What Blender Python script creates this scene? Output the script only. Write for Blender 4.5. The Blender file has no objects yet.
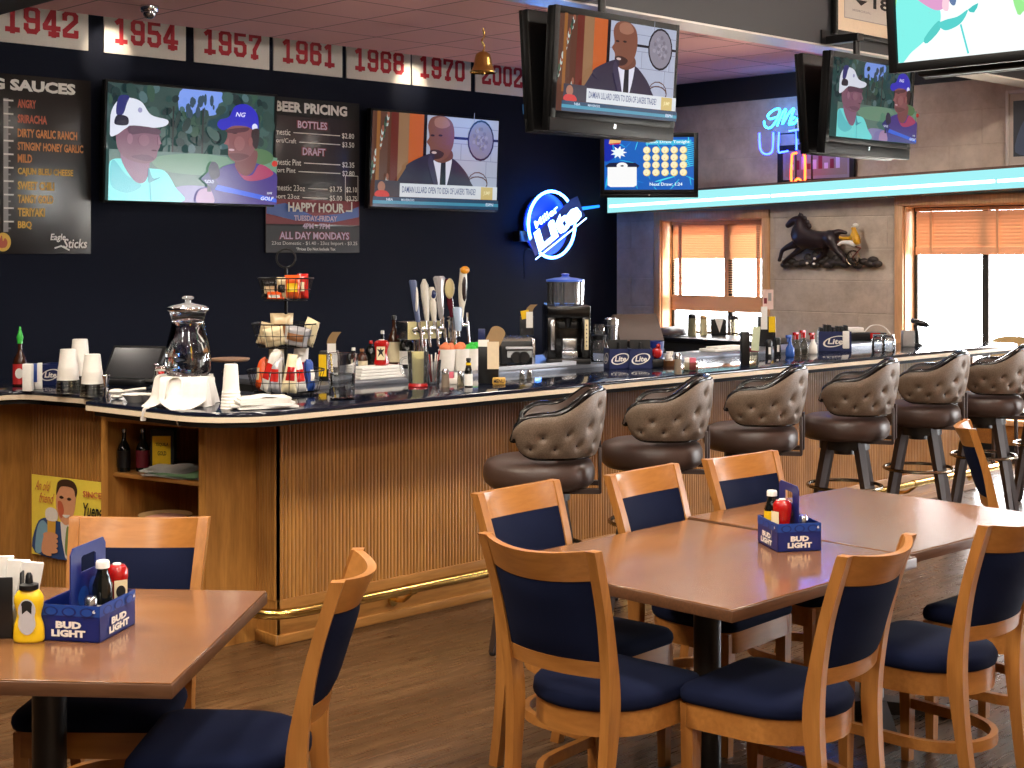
import bpy, bmesh, math, random
from mathutils import Vector, Matrix
random.seed(7)
PI = math.pi
SC = bpy.context.scene
COL = SC.collection
VEC = Vector
# ------------------------------------------------------------------ camera data
F, CXP, HY, CAMH = 1450.0, 512.0, 254.0, 1.75
ALPHA = math.radians(44.0)
CA, SA = math.cos(ALPHA), math.sin(ALPHA)
def plan(X, Y):                       # metres right / ahead of the standpoint -> room x, y
    return (X * CA + Y * SA, -X * SA + Y * CA)
def at(px, py, z):                    # room x, y of a sight line where it meets height z
    Y = F * (CAMH - z) / (py - HY)
    return plan((px - CXP) / F * Y, Y)
def on_y(px, py, ry):                 # x, z on a wall y = ry
    a = (px - CXP) / F
    Y = ry / (CA - a * SA)
    return (Y * (a * CA + SA), CAMH - (py - HY) * Y / F)
def on_x(px, py, rx):                 # y, z on a wall x = rx
    a = (px - CXP) / F
    Y = rx / (a * CA + SA)
    return (Y * (CA - a * SA), CAMH - (py - HY) * Y / F)

# ------------------------------------------------------------------ materials
def lin(c):
    c = c / 255.0
    return c / 12.92 if c <= 0.04045 else ((c + 0.055) / 1.055) ** 2.4
def rgb(*c):
    return (lin(c[0]), lin(c[1]), lin(c[2]), 1.0)
class NT:
    def __init__(s, name):
        s.m = bpy.data.materials.new(name); s.m.use_nodes = True
        s.t = s.m.node_tree; s.t.nodes.clear()
        s.out = s.n('ShaderNodeOutputMaterial')
    def n(s, typ, **kw):
        nd = s.t.nodes.new(typ)
        for k, v in kw.items():
            if k.startswith('i_'):
                nd.inputs[k[2:].replace('_', ' ')].default_value = v
            else:
                setattr(nd, k, v)
        return nd
    def l(s, a, b): s.t.links.new(a, b)
    def coords(s, scale=(1, 1, 1), rot=(0, 0, 0), kind='Object'):
        tc = s.n('ShaderNodeTexCoord'); mp = s.n('ShaderNodeMapping')
        mp.inputs['Scale'].default_value = scale; mp.inputs['Rotation'].default_value = rot
        s.l(tc.outputs[kind], mp.inputs['Vector']); return mp.outputs['Vector']
    def noise(s, vec, scale, detail=4, rough=.55, dist=0):
        n = s.n('ShaderNodeTexNoise'); n.inputs['Scale'].default_value = scale
        n.inputs['Detail'].default_value = detail; n.inputs['Roughness'].default_value = rough
        n.inputs['Distortion'].default_value = dist
        s.l(vec, n.inputs['Vector']); return n.outputs['Fac']
    def ramp(s, fac, stops):
        r = s.n('ShaderNodeValToRGB'); e = r.color_ramp.elements
        while len(e) > 1: e.remove(e[-1])
        e[0].position = stops[0][0]; e[0].color = stops[0][1]
        for p, c in stops[1:]:
            k = e.new(p); k.color = c
        s.l(fac, r.inputs['Fac']); return r.outputs['Color']
    def mix(s, fac, a, b, mode='MIX'):
        m = s.n('ShaderNodeMix'); m.data_type = 'RGBA'; m.blend_type = mode
        for sock, v in ((m.inputs[0], fac), (m.inputs[6], a), (m.inputs[7], b)):
            if hasattr(v, 'links'): s.l(v, sock)
            else: sock.default_value = v
        return m.outputs[2]
    def bump(s, h, strength=.3, dist=.01):
        b = s.n('ShaderNodeBump'); b.inputs['Strength'].default_value = strength
        b.inputs['Distance'].default_value = dist; s.l(h, b.inputs['Height']); return b.outputs['Normal']
    def bsdf(s, color, rough=.5, metal=0, normal=None, **kw):
        p = s.n('ShaderNodeBsdfPrincipled')
        for sock, v in (('Base Color', color), ('Roughness', rough), ('Metallic', metal)):
            if hasattr(v, 'links'): s.l(v, p.inputs[sock])
            else: p.inputs[sock].default_value = v
        if normal: s.l(normal, p.inputs['Normal'])
        for k, v in kw.items(): p.inputs[k.replace('_', ' ')].default_value = v
        s.l(p.outputs[0], s.out.inputs[0]); return p
MATS = {}
def flat(name, c, rough=.5, metal=0, bump=0, bscale=60, **kw):
    if name in MATS: return MATS[name]
    t = NT(name); v = t.coords()
    f = t.noise(v, bscale, 3)
    a = rgb(*c); col = t.mix(f, tuple(x * .92 for x in a[:3]) + (1,), tuple(min(1, x * 1.08) for x in a[:3]) + (1,))
    t.bsdf(col, rough, metal, t.bump(f, bump, .004) if bump else None, **kw)
    MATS[name] = t.m; return t.m
def emit(c, s=1.0, gloss=False):
    key = 'glow_%d_%d_%d_%.2f_%d' % (c[0], c[1], c[2], s, gloss)
    if key in MATS: return MATS[key]
    t = NT(key)
    if gloss:
        t.bsdf((0.004, .004, .004, 1), .16, 0, None, Emission_Color=rgb(*c), Emission_Strength=s)
    else:
        e = t.n('ShaderNodeEmission'); e.inputs[0].default_value = rgb(*c); e.inputs[1].default_value = s
        t.l(e.outputs[0], t.out.inputs[0])
    MATS[key] = t.m; return t.m
def scr(*c): return emit(c, SCREEN, True)
SCREEN = 1.0
def wood(name, c1, c2, axis='z', rough=.35, grain=1.0, coat=0.0, fine=9):
    if name in MATS: return MATS[name]
    t = NT(name)
    sc = {'x': (.9, fine, fine), 'y': (fine, .9, fine), 'z': (fine, fine, .9)}[axis]
    v = t.coords(sc)
    f1 = t.noise(v, 2.2 * grain, 5, .6, .6)
    f2 = t.noise(v, 11 * grain, 3, .5, .2)
    col = t.ramp(f1, [(.3, rgb(*c1)), (.7, rgb(*c2))])
    dk = tuple(x * .8 for x in rgb(*c1)[:3]) + (1,)
    fac = t.ramp(f2, [(.35, (.5, .5, .5, 1)), (.6, (0, 0, 0, 1))])
    col = t.mix(fac, col, dk)
    t.bsdf(col, rough, 0, t.bump(f2, .06, .002), Coat_Weight=coat, Coat_Roughness=.12)
    MATS[name] = t.m; return t.m
def glass(name, c=(255, 255, 255), rough=.02, ior=1.3, white_lift=0.0):
    if name in MATS: return MATS[name]
    t = NT(name)
    g = t.n('ShaderNodeBsdfGlossy'); g.inputs[0].default_value = (1, 1, 1, 1); g.inputs[1].default_value = rough
    tr = t.n('ShaderNodeBsdfTransparent'); tr.inputs[0].default_value = rgb(*c)
    fr = t.n('ShaderNodeLayerWeight'); fr.inputs[0].default_value = ior - 1
    mx = t.n('ShaderNodeMixShader'); t.l(fr.outputs['Fresnel'], mx.inputs[0])
    body = tr
    if white_lift:
        df = t.n('ShaderNodeBsdfDiffuse'); df.inputs[0].default_value = (.9, .92, .95, 1); m2 = t.n('ShaderNodeMixShader'); m2.inputs[0].default_value = white_lift  # white diffuse mixed in, brightening glass that reflects only dark surroundings
        t.l(tr.outputs[0], m2.inputs[1]); t.l(df.outputs[0], m2.inputs[2]); body = m2
    t.l(body.outputs[0], mx.inputs[1]); t.l(g.outputs[0], mx.inputs[2]); t.l(mx.outputs[0], t.out.inputs[0])
    MATS[name] = t.m; return t.m

# ------------------------------------------------------------------ mesh builder
def T(x, y, z): return Matrix.Translation((x, y, z))
def RZ(a): return Matrix.Rotation(a, 4, 'Z')
def RX(a): return Matrix.Rotation(a, 4, 'X')
def RY(a): return Matrix.Rotation(a, 4, 'Y')
TEXTS = {}
def text_geo(s, bold):
    k = (s, bold)
    if k in TEXTS: return TEXTS[k]
    cu = bpy.data.curves.new('t', 'FONT'); cu.body = s; cu.size = 1; cu.offset = bold; cu.resolution_u = 2
    ob = bpy.data.objects.new('t', cu); COL.objects.link(ob)
    dg = bpy.context.evaluated_depsgraph_get(); me = ob.evaluated_get(dg).to_mesh()
    vs = [tuple(v.co[:2]) for v in me.vertices]; fs = [tuple(p.vertices) for p in me.polygons]
    ob.evaluated_get(dg).to_mesh_clear(); bpy.data.objects.remove(ob); bpy.data.curves.remove(cu)
    TEXTS[k] = (vs, fs); return TEXTS[k]
class MB:
    def __init__(s): s.v = []; s.f = []; s.m = []; s.M = None
    def add(s, vs, fs, mi=0, M=None):
        o = len(s.v)
        for q in vs:
            q = VEC(q)
            if M is not None: q = M @ q
            if s.M is not None: q = s.M @ q
            s.v.append(tuple(q))
        for f in fs:
            s.f.append(tuple(i + o for i in f)); s.m.append(mi)
        return s
    def box(s, x0, x1, y0, y1, z0, z1, mi=0, M=None, bev=0, seg=2):
        if not bev:
            vs = [(x, y, z) for z in (z0, z1) for y in (y0, y1) for x in (x0, x1)]
            fs = [(0, 2, 3, 1), (4, 5, 7, 6), (0, 1, 5, 4), (2, 6, 7, 3), (0, 4, 6, 2), (1, 3, 7, 5)]
            return s.add(vs, fs, mi, M)
        bm = bmesh.new(); bmesh.ops.create_cube(bm, size=1)
        for v in bm.verts:
            v.co = VEC(((x0 + x1) / 2 + v.co.x * (x1 - x0), (y0 + y1) / 2 + v.co.y * (y1 - y0), (z0 + z1) / 2 + v.co.z * (z1 - z0)))
        bmesh.ops.bevel(bm, geom=bm.edges[:], offset=bev, segments=seg, profile=.5, affect='EDGES')
        bm.verts.index_update()
        vs = [tuple(v.co) for v in bm.verts]; fs = [tuple(v.index for v in f.verts) for f in bm.faces]; bm.free()
        return s.add(vs, fs, mi, M)
    def loft(s, rings, closed=True, cap0=True, cap1=True, mi=0, M=None):
        n = len(rings[0]); vs = [p for r in rings for p in r]; fs = []
        for i in range(len(rings) - 1):
            for j in range(n if closed else n - 1):
                k = (j + 1) % n
                fs.append((i * n + j, i * n + k, (i + 1) * n + k, (i + 1) * n + j))
        if cap0: fs.append(tuple(range(n - 1, -1, -1)))
        if cap1: fs.append(tuple((len(rings) - 1) * n + j for j in range(n)))
        return s.add(vs, fs, mi, M)
    def lathe(s, prof, n=24, c=(0, 0, 0), mi=0, M=None, cap0=True, cap1=True):
        rings = [[(c[0] + r * math.cos(2 * PI * j / n), c[1] + r * math.sin(2 * PI * j / n), c[2] + z) for j in range(n)] for r, z in prof]
        return s.loft(rings, True, cap0, cap1, mi, M)
    def cyl(s, p0, p1, r0, r1=None, n=12, mi=0, M=None, cap=True):
        return s.tube([p0, p1], [r0, r0 if r1 is None else r1], n, mi, M, cap)
    def tube(s, pts, r, n=8, mi=0, M=None, cap=True, closed=False):
        pts = [VEC(p) for p in pts]; N = len(pts)
        if not hasattr(r, '__len__'): r = [r] * N
        tang = []
        for i in range(N):
            a = pts[(i - 1) % N] if (closed or i > 0) else pts[i]
            b = pts[(i + 1) % N] if (closed or i < N - 1) else pts[i]
            d = (b - a); tang.append(d.normalized() if d.length > 1e-9 else VEC((0, 0, 1)))
        up = VEC((0, 0, 1)) if abs(tang[0].z) < .9 else VEC((1, 0, 0))
        u = tang[0].cross(up).normalized(); rings = []
        for i in range(N):
            t = tang[i]; u = (u - t * u.dot(t)); u = u.normalized() if u.length > 1e-6 else t.orthogonal().normalized()
            w = t.cross(u)
            rings.append([tuple(pts[i] + (u * math.cos(2 * PI * j / n) + w * math.sin(2 * PI * j / n)) * r[i]) for j in range(n)])
        if closed: rings.append(rings[0]); cap = False
        return s.loft(rings, True, cap, cap, mi, M)
    def prism(s, poly, z0, z1, mi=0, M=None):
        n = len(poly)
        return s.loft([[(x, y, z0) for x, y in poly], [(x, y, z1) for x, y in poly]], True, True, True, mi, M)
    def sphere(s, c, rx, ry=None, rz=None, n=12, m=8, mi=0, M=None):
        ry = rx if ry is None else ry; rz = rx if rz is None else rz
        rings = []
        for i in range(m + 1):
            a = -PI / 2 + PI * i / m; k = max(math.cos(a), .02)
            rings.append([(c[0] + rx * k * math.cos(2 * PI * j / n), c[1] + ry * k * math.sin(2 * PI * j / n), c[2] + rz * math.sin(a)) for j in range(n)])
        return s.loft(rings, True, True, True, mi, M)
    def grid(s, fn, nu, nv, mi=0, M=None, closed_u=False):
        vs = [fn(i / nu, j / nv) for j in range(nv + 1) for i in range(nu + (0 if closed_u else 1))]
        w = nu if closed_u else nu + 1; fs = []
        for j in range(nv):
            for i in range(nu):
                k = (i + 1) % w
                fs.append((j * w + i, j * w + k, (j + 1) * w + k, (j + 1) * w + i))
        return s.add(vs, fs, mi, M)
    def poly(s, pts, mi=0, M=None):
        return s.add(pts, [tuple(range(len(pts)))], mi, M)
    def text(s, txt, cx, cy, w, h, z=0, mi=0, M=None, bold=.0, left=False, keep=False, thick=0, slant=0):
        vs, fs = text_geo(txt, bold)
        x0 = min(v[0] for v in vs); x1 = max(v[0] for v in vs); y0 = min(v[1] for v in vs); y1 = max(v[1] for v in vs)
        kx = w / (x1 - x0); ky = h / (y1 - y0)
        if keep: kx = min(kx, ky * .85)
        ox = cx if left else cx - kx * (x1 - x0) / 2
        P = [(ox + (x - x0) * kx + slant * (y - y0) * ky, cy - h / 2 + (y - y0) * ky) for x, y in vs]
        s.add([(x, y, z) for x, y in P], fs, mi, M)
        if thick:
            from collections import Counter
            ec = Counter(); dirs = {}
            for f in fs:
                for a, b in zip(f, f[1:] + f[:1]):
                    ec[(min(a, b), max(a, b))] += 1; dirs[(min(a, b), max(a, b))] = (a, b)
            n = len(P); side = [dirs[e] for e, c in ec.items() if c == 1]
            s.add([(x, y, z) for x, y in P] + [(x, y, z - thick) for x, y in P], [(b, a, a + n, b + n) for a, b in side], mi, M)
        return s
    def build(s, name, mats, parent=None, loc=None, rotz=0, angle=38, smooth=True):
        me = bpy.data.meshes.new(name)
        me.from_pydata(s.v, [], s.f)
        mats = mats if isinstance(mats, (list, tuple)) else [mats]
        for m in mats: me.materials.append(m)
        if len(mats) > 1: me.polygons.foreach_set('material_index', s.m)
        me.polygons.foreach_set('use_smooth', [smooth] * len(me.polygons))
        me.validate(); me.update()
        if smooth: me.set_sharp_from_angle(angle=math.radians(angle))
        o = bpy.data.objects.new(name, me); COL.objects.link(o)
        if parent: o.parent = parent
        if loc: o.location = loc
        if rotz: o.rotation_euler.z = rotz
        return o
def tag(o, label=None, cat=None, group=None, kind=None):
    for k, v in (('label', label), ('category', cat), ('group', group), ('kind', kind)):
        if v: o[k] = v
    return o
def empty(name, loc, rotz=0, label=None, cat=None, group=None):
    o = bpy.data.objects.new(name, None); COL.objects.link(o); o.empty_display_size = .1
    o.location = loc; o.rotation_euler.z = rotz
    return tag(o, label, cat, group)
def under(parent, *names):
    for c in list(parent.parent.children):
        if c.name.split('.')[0] in names: c.parent = parent
def copy_tree(o, parent=None):
    c = o.copy(); COL.objects.link(c)
    if parent: c.parent = parent
    for ch in list(o.children): copy_tree(ch, c)
    return c
def dup(o, loc, rotz, label, group=None):
    c = copy_tree(o); c.location = loc; c.rotation_euler.z = rotz; c['label'] = label
    if group: c['group'] = group
    return c
def smooth_path(pts, n=6, closed=False):
    P = [VEC(p) for p in pts]; N = len(P); out = []
    rng = range(N) if closed else range(N - 1)
    for i in rng:
        p0 = P[(i - 1) % N] if (closed or i > 0) else P[0] * 2 - P[1]
        p1 = P[i]; p2 = P[(i + 1) % N]
        p3 = P[(i + 2) % N] if (closed or i + 2 < N) else P[-1] * 2 - P[-2]
        for k in range(n):
            t = k / n
            out.append(.5 * ((2 * p1) + (p2 - p0) * t + (2 * p0 - 5 * p1 + 4 * p2 - p3) * t * t + (3 * p1 - p0 - 3 * p2 + p3) * t ** 3))
    if not closed: out.append(P[-1])
    return out
def lerp(a, b, t): return a + (b - a) * t
def sstep(a, b, x):
    t = max(0, min(1, (x - a) / (b - a))); return t * t * (3 - 2 * t)
# ------------------------------------------------------------------ palette
M = {}
M['navy_wall'] = flat('navy_wall_paint', (13, 18, 34), .75, 0, .05, 30, Specular_IOR_Level=.15)
M['black'] = flat('black_plastic', (14, 14, 16), .35)
M['matte_black'] = flat('matte_black', (12, 12, 13), .7)
M['black_paint'] = flat('black_band_paint', (20, 21, 26), .6)
M['gloss_black'] = flat('gloss_black_trim', (10, 9, 9), .2)
M['char'] = flat('charcoal_paint', (52, 54, 58), .55)
M['white'] = flat('white_plastic', (236, 232, 224), .4)
M['paper'] = flat('white_paper', (238, 236, 230), .8)
M['cloth'] = flat('white_cloth', (236, 232, 226), .85, 0, .2, 90)
M['cream'] = flat('cream_laminate', (226, 208, 182), .35)
M['steel'] = flat('brushed_steel', (190, 192, 196), .25, 1)
M['tv_black'] = flat('tv_black', (5, 5, 6), .45, 0, 0, 60, Specular_IOR_Level=.25)
M['chrome'] = flat('chrome', (215, 215, 218), .1, 1)
M['grey_metal'] = flat('grey_metal', (120, 124, 134), .35, .6)
M['brass'] = flat('brass', (214, 176, 98), .22, 1)
M['bronze_ring'] = flat('bronze_metal', (150, 138, 116), .25, 1)
M['chair_wood_z'] = wood('honey_beech_upright', (156, 100, 45), (178, 121, 60), 'z', .32, .6)
M['chair_wood_x'] = wood('honey_beech_rail', (156, 100, 45), (178, 121, 60), 'x', .32, .6)
M['table_wood'] = wood('table_veneer', (116, 77, 45), (137, 94, 58), 'x', .22, 1.1, .35)
M['table_edge'] = wood('table_edge_band', (84, 55, 36), (104, 70, 46), 'x', .35, 1.2)
M['oak_z'] = wood('oak_panel_upright', (148, 99, 45), (184, 130, 64), 'z', .38, .8)
M['oak_x'] = wood('oak_board', (146, 98, 46), (180, 126, 64), 'x', .38, .8)
M['oak_y'] = wood('oak_board_return', (148, 99, 45), (184, 130, 64), 'y', .38, .8)
M['trim_wood'] = wood('window_casing_wood', (216, 164, 116), (236, 188, 142), 'z', .4, .6)
M['leg_brown'] = flat('dark_brown_leg', (48, 33, 27), .5)
M['leather'] = flat('brown_leather', (64, 46, 38), .42, 0, .25, 140)
def fabric(name, c, scale=420, rough=.95):
    t = NT(name); v = t.coords()
    f = t.noise(v, scale, 2); g = t.noise(v, 7, 2)
    a = rgb(*c)[:3]
    col = t.mix(f, tuple(x * .7 for x in a) + (1,), tuple(x * 1.3 for x in a) + (1,))
    col = t.mix(t.ramp(g, [(.4, (0, 0, 0, 1)), (.75, (.18, .18, .18, 1))]), col, tuple(min(1, x * 1.6) for x in a) + (1,))
    t.bsdf(col, rough, 0, t.bump(f, .25, .002), Sheen_Weight=.0, Specular_IOR_Level=.12)
    return t.m
M['navy_fabric'] = fabric('navy_upholstery', (14, 20, 43))
def diamond():
    t = NT('taupe_woven_vinyl'); v = t.coords((190, 190, 190))
    w = t.n('ShaderNodeTexVoronoi'); w.inputs['Scale'].default_value = 1; t.l(v, w.inputs['Vector'])
    col = t.ramp(w.outputs['Distance'], [(.1, rgb(128, 110, 94)), (.7, rgb(100, 84, 70))])
    t.bsdf(col, .5, 0, t.bump(w.outputs['Distance'], .3, .002)); return t.m
M['taupe'] = diamond()
def floor_mat():
    t = NT('plank_floor_vinyl'); v = t.coords()
    b = t.n('ShaderNodeTexBrick'); b.offset = .37
    b.inputs['Scale'].default_value = 1; b.inputs['Brick Width'].default_value = 1.22; b.inputs['Row Height'].default_value = .152
    b.inputs['Mortar Size'].default_value = .002; b.inputs['Mortar Smooth'].default_value = .3
    b.inputs['Color1'].default_value = (.2, .2, .2, 1); b.inputs['Color2'].default_value = (.8, .8, .8, 1); b.inputs['Mortar'].default_value = (.1, .1, .1, 1)
    t.l(v, b.inputs['Vector'])
    v2 = t.coords((1.1, 14, 1))
    f = t.noise(v2, 1.6, 5, .6, .8); g = t.noise(v2, 6, 4, .6, .3)
    c = t.ramp(f, [(.25, rgb(52, 37, 24)), (.5, rgb(77, 56, 36)), (.75, rgb(112, 85, 57))])
    c = t.mix(t.ramp(g, [(.4, (.55, .55, .55, 1)), (.62, (0, 0, 0, 1))]), c, rgb(70, 46, 30))
    c = t.mix(.3, c, b.outputs['Color'], 'OVERLAY')
    c = t.mix(b.outputs['Fac'], c, rgb(40, 28, 20))
    t.bsdf(c, t.ramp(g, [(.2, (.22, .22, .22, 1)), (.8, (.36, .36, .36, 1))]), 0, t.bump(g, .05, .002), Coat_Weight=.35, Coat_Roughness=.2); return t.m
def stucco_mat():
    t = NT('rough_block_wall'); v = t.coords((1, 1, 1), (0, PI / 2, PI / 2))
    b = t.n('ShaderNodeTexBrick'); b.inputs['Scale'].default_value = 1; b.inputs['Brick Width'].default_value = .62; b.inputs['Row Height'].default_value = .3
    b.inputs['Mortar Size'].default_value = .008; b.inputs['Mortar Smooth'].default_value = 1
    b.inputs['Color1'].default_value = (.35, .35, .35, 1); b.inputs['Color2'].default_value = (.6, .6, .6, 1); b.inputs['Mortar'].default_value = (.3, .3, .3, 1)
    tc = t.n('ShaderNodeTexCoord'); sx = t.n('ShaderNodeSeparateXYZ'); cx = t.n('ShaderNodeCombineXYZ')
    t.l(tc.outputs['Object'], sx.inputs[0]); t.l(sx.outputs['Y'], cx.inputs[0]); t.l(sx.outputs['Z'], cx.inputs[1]); t.l(cx.outputs[0], b.inputs['Vector'])
    vv = t.coords(); f = t.noise(vv, 5, 8, .65); g = t.noise(vv, 1.3, 3)
    c = t.ramp(f, [(.3, rgb(174, 160, 146)), (.7, rgb(214, 200, 184))])
    c = t.mix(.18, c, b.outputs['Color'], 'OVERLAY')
    c = t.mix(t.ramp(g, [(.35, (0, 0, 0, 1)), (.7, (.4, .4, .4, 1))]), c, rgb(178, 152, 122))
    h = t.mix(.35, f, b.outputs['Fac'], 'SUBTRACT')
    t.bsdf(c, .85, 0, t.bump(h, .5, .02)); return t.m
def ceil_mat():
    t = NT('rose_ceiling_tile'); v = t.coords()
    b = t.n('ShaderNodeTexBrick'); b.offset = 0; b.inputs['Scale'].default_value = 1; b.inputs['Brick Width'].default_value = .61; b.inputs['Row Height'].default_value = .61
    b.inputs['Mortar Size'].default_value = .008; b.inputs['Mortar Smooth'].default_value = .1
    a = rgb(220, 164, 158); b.inputs['Color1'].default_value = a; b.inputs['Color2'].default_value = rgb(228, 170, 164); b.inputs['Mortar'].default_value = rgb(134, 98, 96)
    t.l(v, b.inputs['Vector']); f = t.noise(v, 80, 4)
    t.bsdf(b.outputs['Color'], .9, 0, t.bump(f, .2, .004)); return t.m
M['floor'] = floor_mat(); M['stucco'] = stucco_mat(); M['ceiling'] = ceil_mat()
M['pane'] = glass('window_glass', (250, 252, 255), .0, 1.12)
def real_glass(name, c, rough=0.0):
    t = NT(name); t.bsdf(rgb(*c), rough, 0, None, Transmission_Weight=1.0, IOR=1.45); return t.m
M['clear'] = glass('clear_glass', (248, 250, 251), .03, 1.36, .04)
M['jar_glass'] = real_glass('jar_glass', (248, 250, 252))
M['alu'] = flat('dark_aluminium', (60, 58, 56), .4, .5)
M['plaster'] = flat('warm_plaster', (170, 150, 128), .8)
M['asphalt'] = flat('pale_concrete', (200, 198, 192), .9)

# ------------------------------------------------------------------ the room
X0, X1, Y0, Y1, ZC, ZD = -3.6, 11.64, -3.0, 10.43, 3.496, 3.95
def struct(o): o['kind'] = 'structure'; return o
b = MB(); b.box(X0 - .2, X1 + .2, Y0 - .2, Y1 + .2, -.1, 0); struct(b.build('floor', M['floor']))
b = MB(); b.box(X0, X1, Y1, Y1 + .15, 0, ZD); struct(b.build('wall_back', M['navy_wall']))
b = MB(); b.box(X0 - .15, X0, Y0, Y1 + .15, 0, ZD); struct(b.build('wall_left', M['navy_wall']))
b = MB(); b.box(X0 - .15, X1 + .2, Y0 - .15, Y0, 0, ZD); struct(b.build('wall_front', M['plaster']))
b = MB(); b.box(X0, X1 , 5.62, Y1 - .68, ZC, ZC + .08); struct(b.build('ceiling', M['ceiling']))
b = MB(); b.box(X0, X1, Y0, 5.4, 3.85, 3.89); struct(b.build('ceiling_front', M['ceiling']))
b = MB(); b.box(X0 - .15, X1 + .2, Y0 - .15, Y1 + .15, ZD, ZD + .08); struct(b.build('ceiling_deck', M['matte_black']))
# window wall with three openings
W1 = (8.51, 9.805, .905, 2.101); W2 = (4.4, 6.956, .34, 2.184); W3 = (-1.4, 2.6, .34, 2.184)
b = MB(); ys = [Y0, W3[0], W3[1], W2[0], W2[1], W1[0], W1[1], Y1 + .15]
for i in range(0, 8, 2): b.box(X1, X1 + .2, ys[i], ys[i + 1], 0, ZD)
for w in (W1, W2, W3):
    b.box(X1, X1 + .2, w[0], w[1], 0, w[2]); b.box(X1, X1 + .2, w[0], w[1], w[3], ZD)
struct(b.build('wall_right', M['stucco']))
b = MB(); b.box(X1 - .03, X1, Y0, Y1, 3.265, ZC); struct(b.build('trim_1', M['black_paint']))
b = MB(); b.box(X1 - .02, X1, 2.4, 7.0, 0, .12); struct(b.build('baseboard_right', M['matte_black']))
def window(idx, w, mull, sill=True):
    y0, y1, z0, z1 = w; root = struct(empty('window_%d' % idx, (X1, (y0 + y1) / 2, z0))); L = (y1 - y0) / 2; H = z1 - z0
    t = .085; b = MB()
    for s in (-1, 1): b.box(-.03, .0, s * (L + t) if s < 0 else L, -L if s < 0 else L + t, -.02, H + t, bev=.006)
    b.box(-.032, 0, -L - t, L + t, H, H + t, bev=.006)
    if sill: b.box(-.05, .02, -L - t, L + t, -.05, 0, bev=.006)
    b.build('window_casing', M['trim_wood'], root)
    b = MB()
    for s in (-1, 1): b.box(.0, .2, s * L - (.012 if s > 0 else 0), s * L + (.012 if s < 0 else 0), 0, H)
    b.box(0, .2, -L, L, H - .012, H); b.box(0, .2, -L, L, 0, .012)
    b.build('window_jamb', M['trim_wood'], root)
    b = MB(); e = .035
    for s in (-1, 1): b.box(.15, .185, s * (L - .012) - (e if s > 0 else 0), s * (L - .012) + (e if s < 0 else 0), .012, H - .012)
    b.box(.15, .185, -L, L, .012, .05); b.box(.15, .185, -L, L, H - .05, H - .012)
    for m in mull: b.box(.145, .19, m - .03, m + .03, .012, H - .012)
    b.build('window_frame', M['alu'], root)
    b = MB(); b.box(.165, .17, -L + .02, L - .02, .03, H - .03); b.build('window_pane', M['pane'], root)
    return root
win1 = window(1, W1, [-.13]); win2 = window(2, W2, [.567, -.5]); win3 = window(3, W3, [0])
# outside pavement and a pale building across the street
b = MB(); b.box(X1 + .2, 30, -20, 30, -.25, -.1); struct(b.build('ground_outside', M['asphalt']))
# blinds
M['blind'] = None
def blind_mat():
    t = NT('amber_blind_slat')
    d = t.n('ShaderNodeBsdfDiffuse'); d.inputs[0].default_value = rgb(220, 178, 140)
    r = t.n('ShaderNodeBsdfTranslucent'); r.inputs[0].default_value = rgb(236, 188, 164)
    mx = t.n('ShaderNodeMixShader'); mx.inputs[0].default_value = .16
    t.l(d.outputs[0], mx.inputs[1]); t.l(r.outputs[0], mx.inputs[2]); t.l(mx.outputs[0], t.out.inputs[0]); return t.m
M['blind'] = blind_mat()
def slats(y0, y1, z0, z1, n, tilt, x=.125, w=.024):
    b = MB()
    for i in range(n):
        z = lerp(z0, z1, (i + .5) / n); c, s_ = math.cos(tilt) * w / 2, math.sin(tilt) * w / 2
        b.add([(x - c, y0, z - s_), (x - c, y1, z - s_), (x + c, y1, z + s_), (x + c, y0, z + s_),
               (x - c, y0, z - s_ - .0015), (x - c, y1, z - s_ - .0015), (x + c, y1, z + s_ - .0015), (x + c, y0, z + s_ - .0015)],
              [(0, 1, 2, 3), (7, 6, 5, 4), (0, 4, 5, 1), (2, 6, 7, 3), (0, 3, 7, 4), (1, 5, 6, 2)])
    return b
H1 = W1[3] - W1[2]; L1 = (W1[1] - W1[0]) / 2 - .05
r = empty('window_blind', (X1, (W1[0] + W1[1]) / 2, W1[2]), 0, 'amber slatted blind in the narrower window beside the navy wall, gathered slats at its foot', 'blind')
b = MB(); b.box(.10, .148, -L1, L1, H1 - .05, H1 - .015, bev=.004); b.build('headrail', M['blind'], r)
slats(-L1, L1, .80, H1 - .05, 20, .9, .125, .026).build('slats', M['blind'], r)
b = MB(); b.box(.11, .14, -L1, L1, .26, .42, bev=.006)
for i in range(5): b.box(.107, .143, -L1, L1, .265 + i * .032, .283 + i * .032)
b.build('bottom_stack', M['blind'], r)
b = slats(-L1, L1, .44, .80, 15, .12)
b.build('open_slats', M['blind'], r)
b = MB()
for y in (-L1 + .1, L1 - .1, -.10):
    b = MB(); b.box(.120, .130, y - .022, y + .022, .41, H1 - .05); b.build('tape', M['blind'], r)
H2 = W2[3] - W2[2]; L2 = (W2[1] - W2[0]) / 2 - .05
r = empty('window_blind', (X1, (W2[0] + W2[1]) / 2, W2[2]), 0, 'amber wooden blind pulled up high in the wide window at the end of the bar', 'blind')
b = MB(); b.box(.10, .148, -L2, L2, H2 - .05, H2 - .02, bev=.004); b.build('headrail', M['blind'], r)
b = slats(-L2, L2, H2 - .37, H2 - .06, 10, 1.2, .125, .05); b.build('slats', M['blind'], r)
b = MB(); b.box(.105, .145, -L2, L2, H2 - .44, H2 - .37, bev=.005); b.build('bottom_rail', M['blind'], r)
b = MB()
for y in (L2 - .16, .35 * L2, -.4 * L2):
    b = MB(); b.box(.095, .10, y - .012, y + .012, H2 - .44, H2 - .05); b.build('tape', M['blind'], r)
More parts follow.
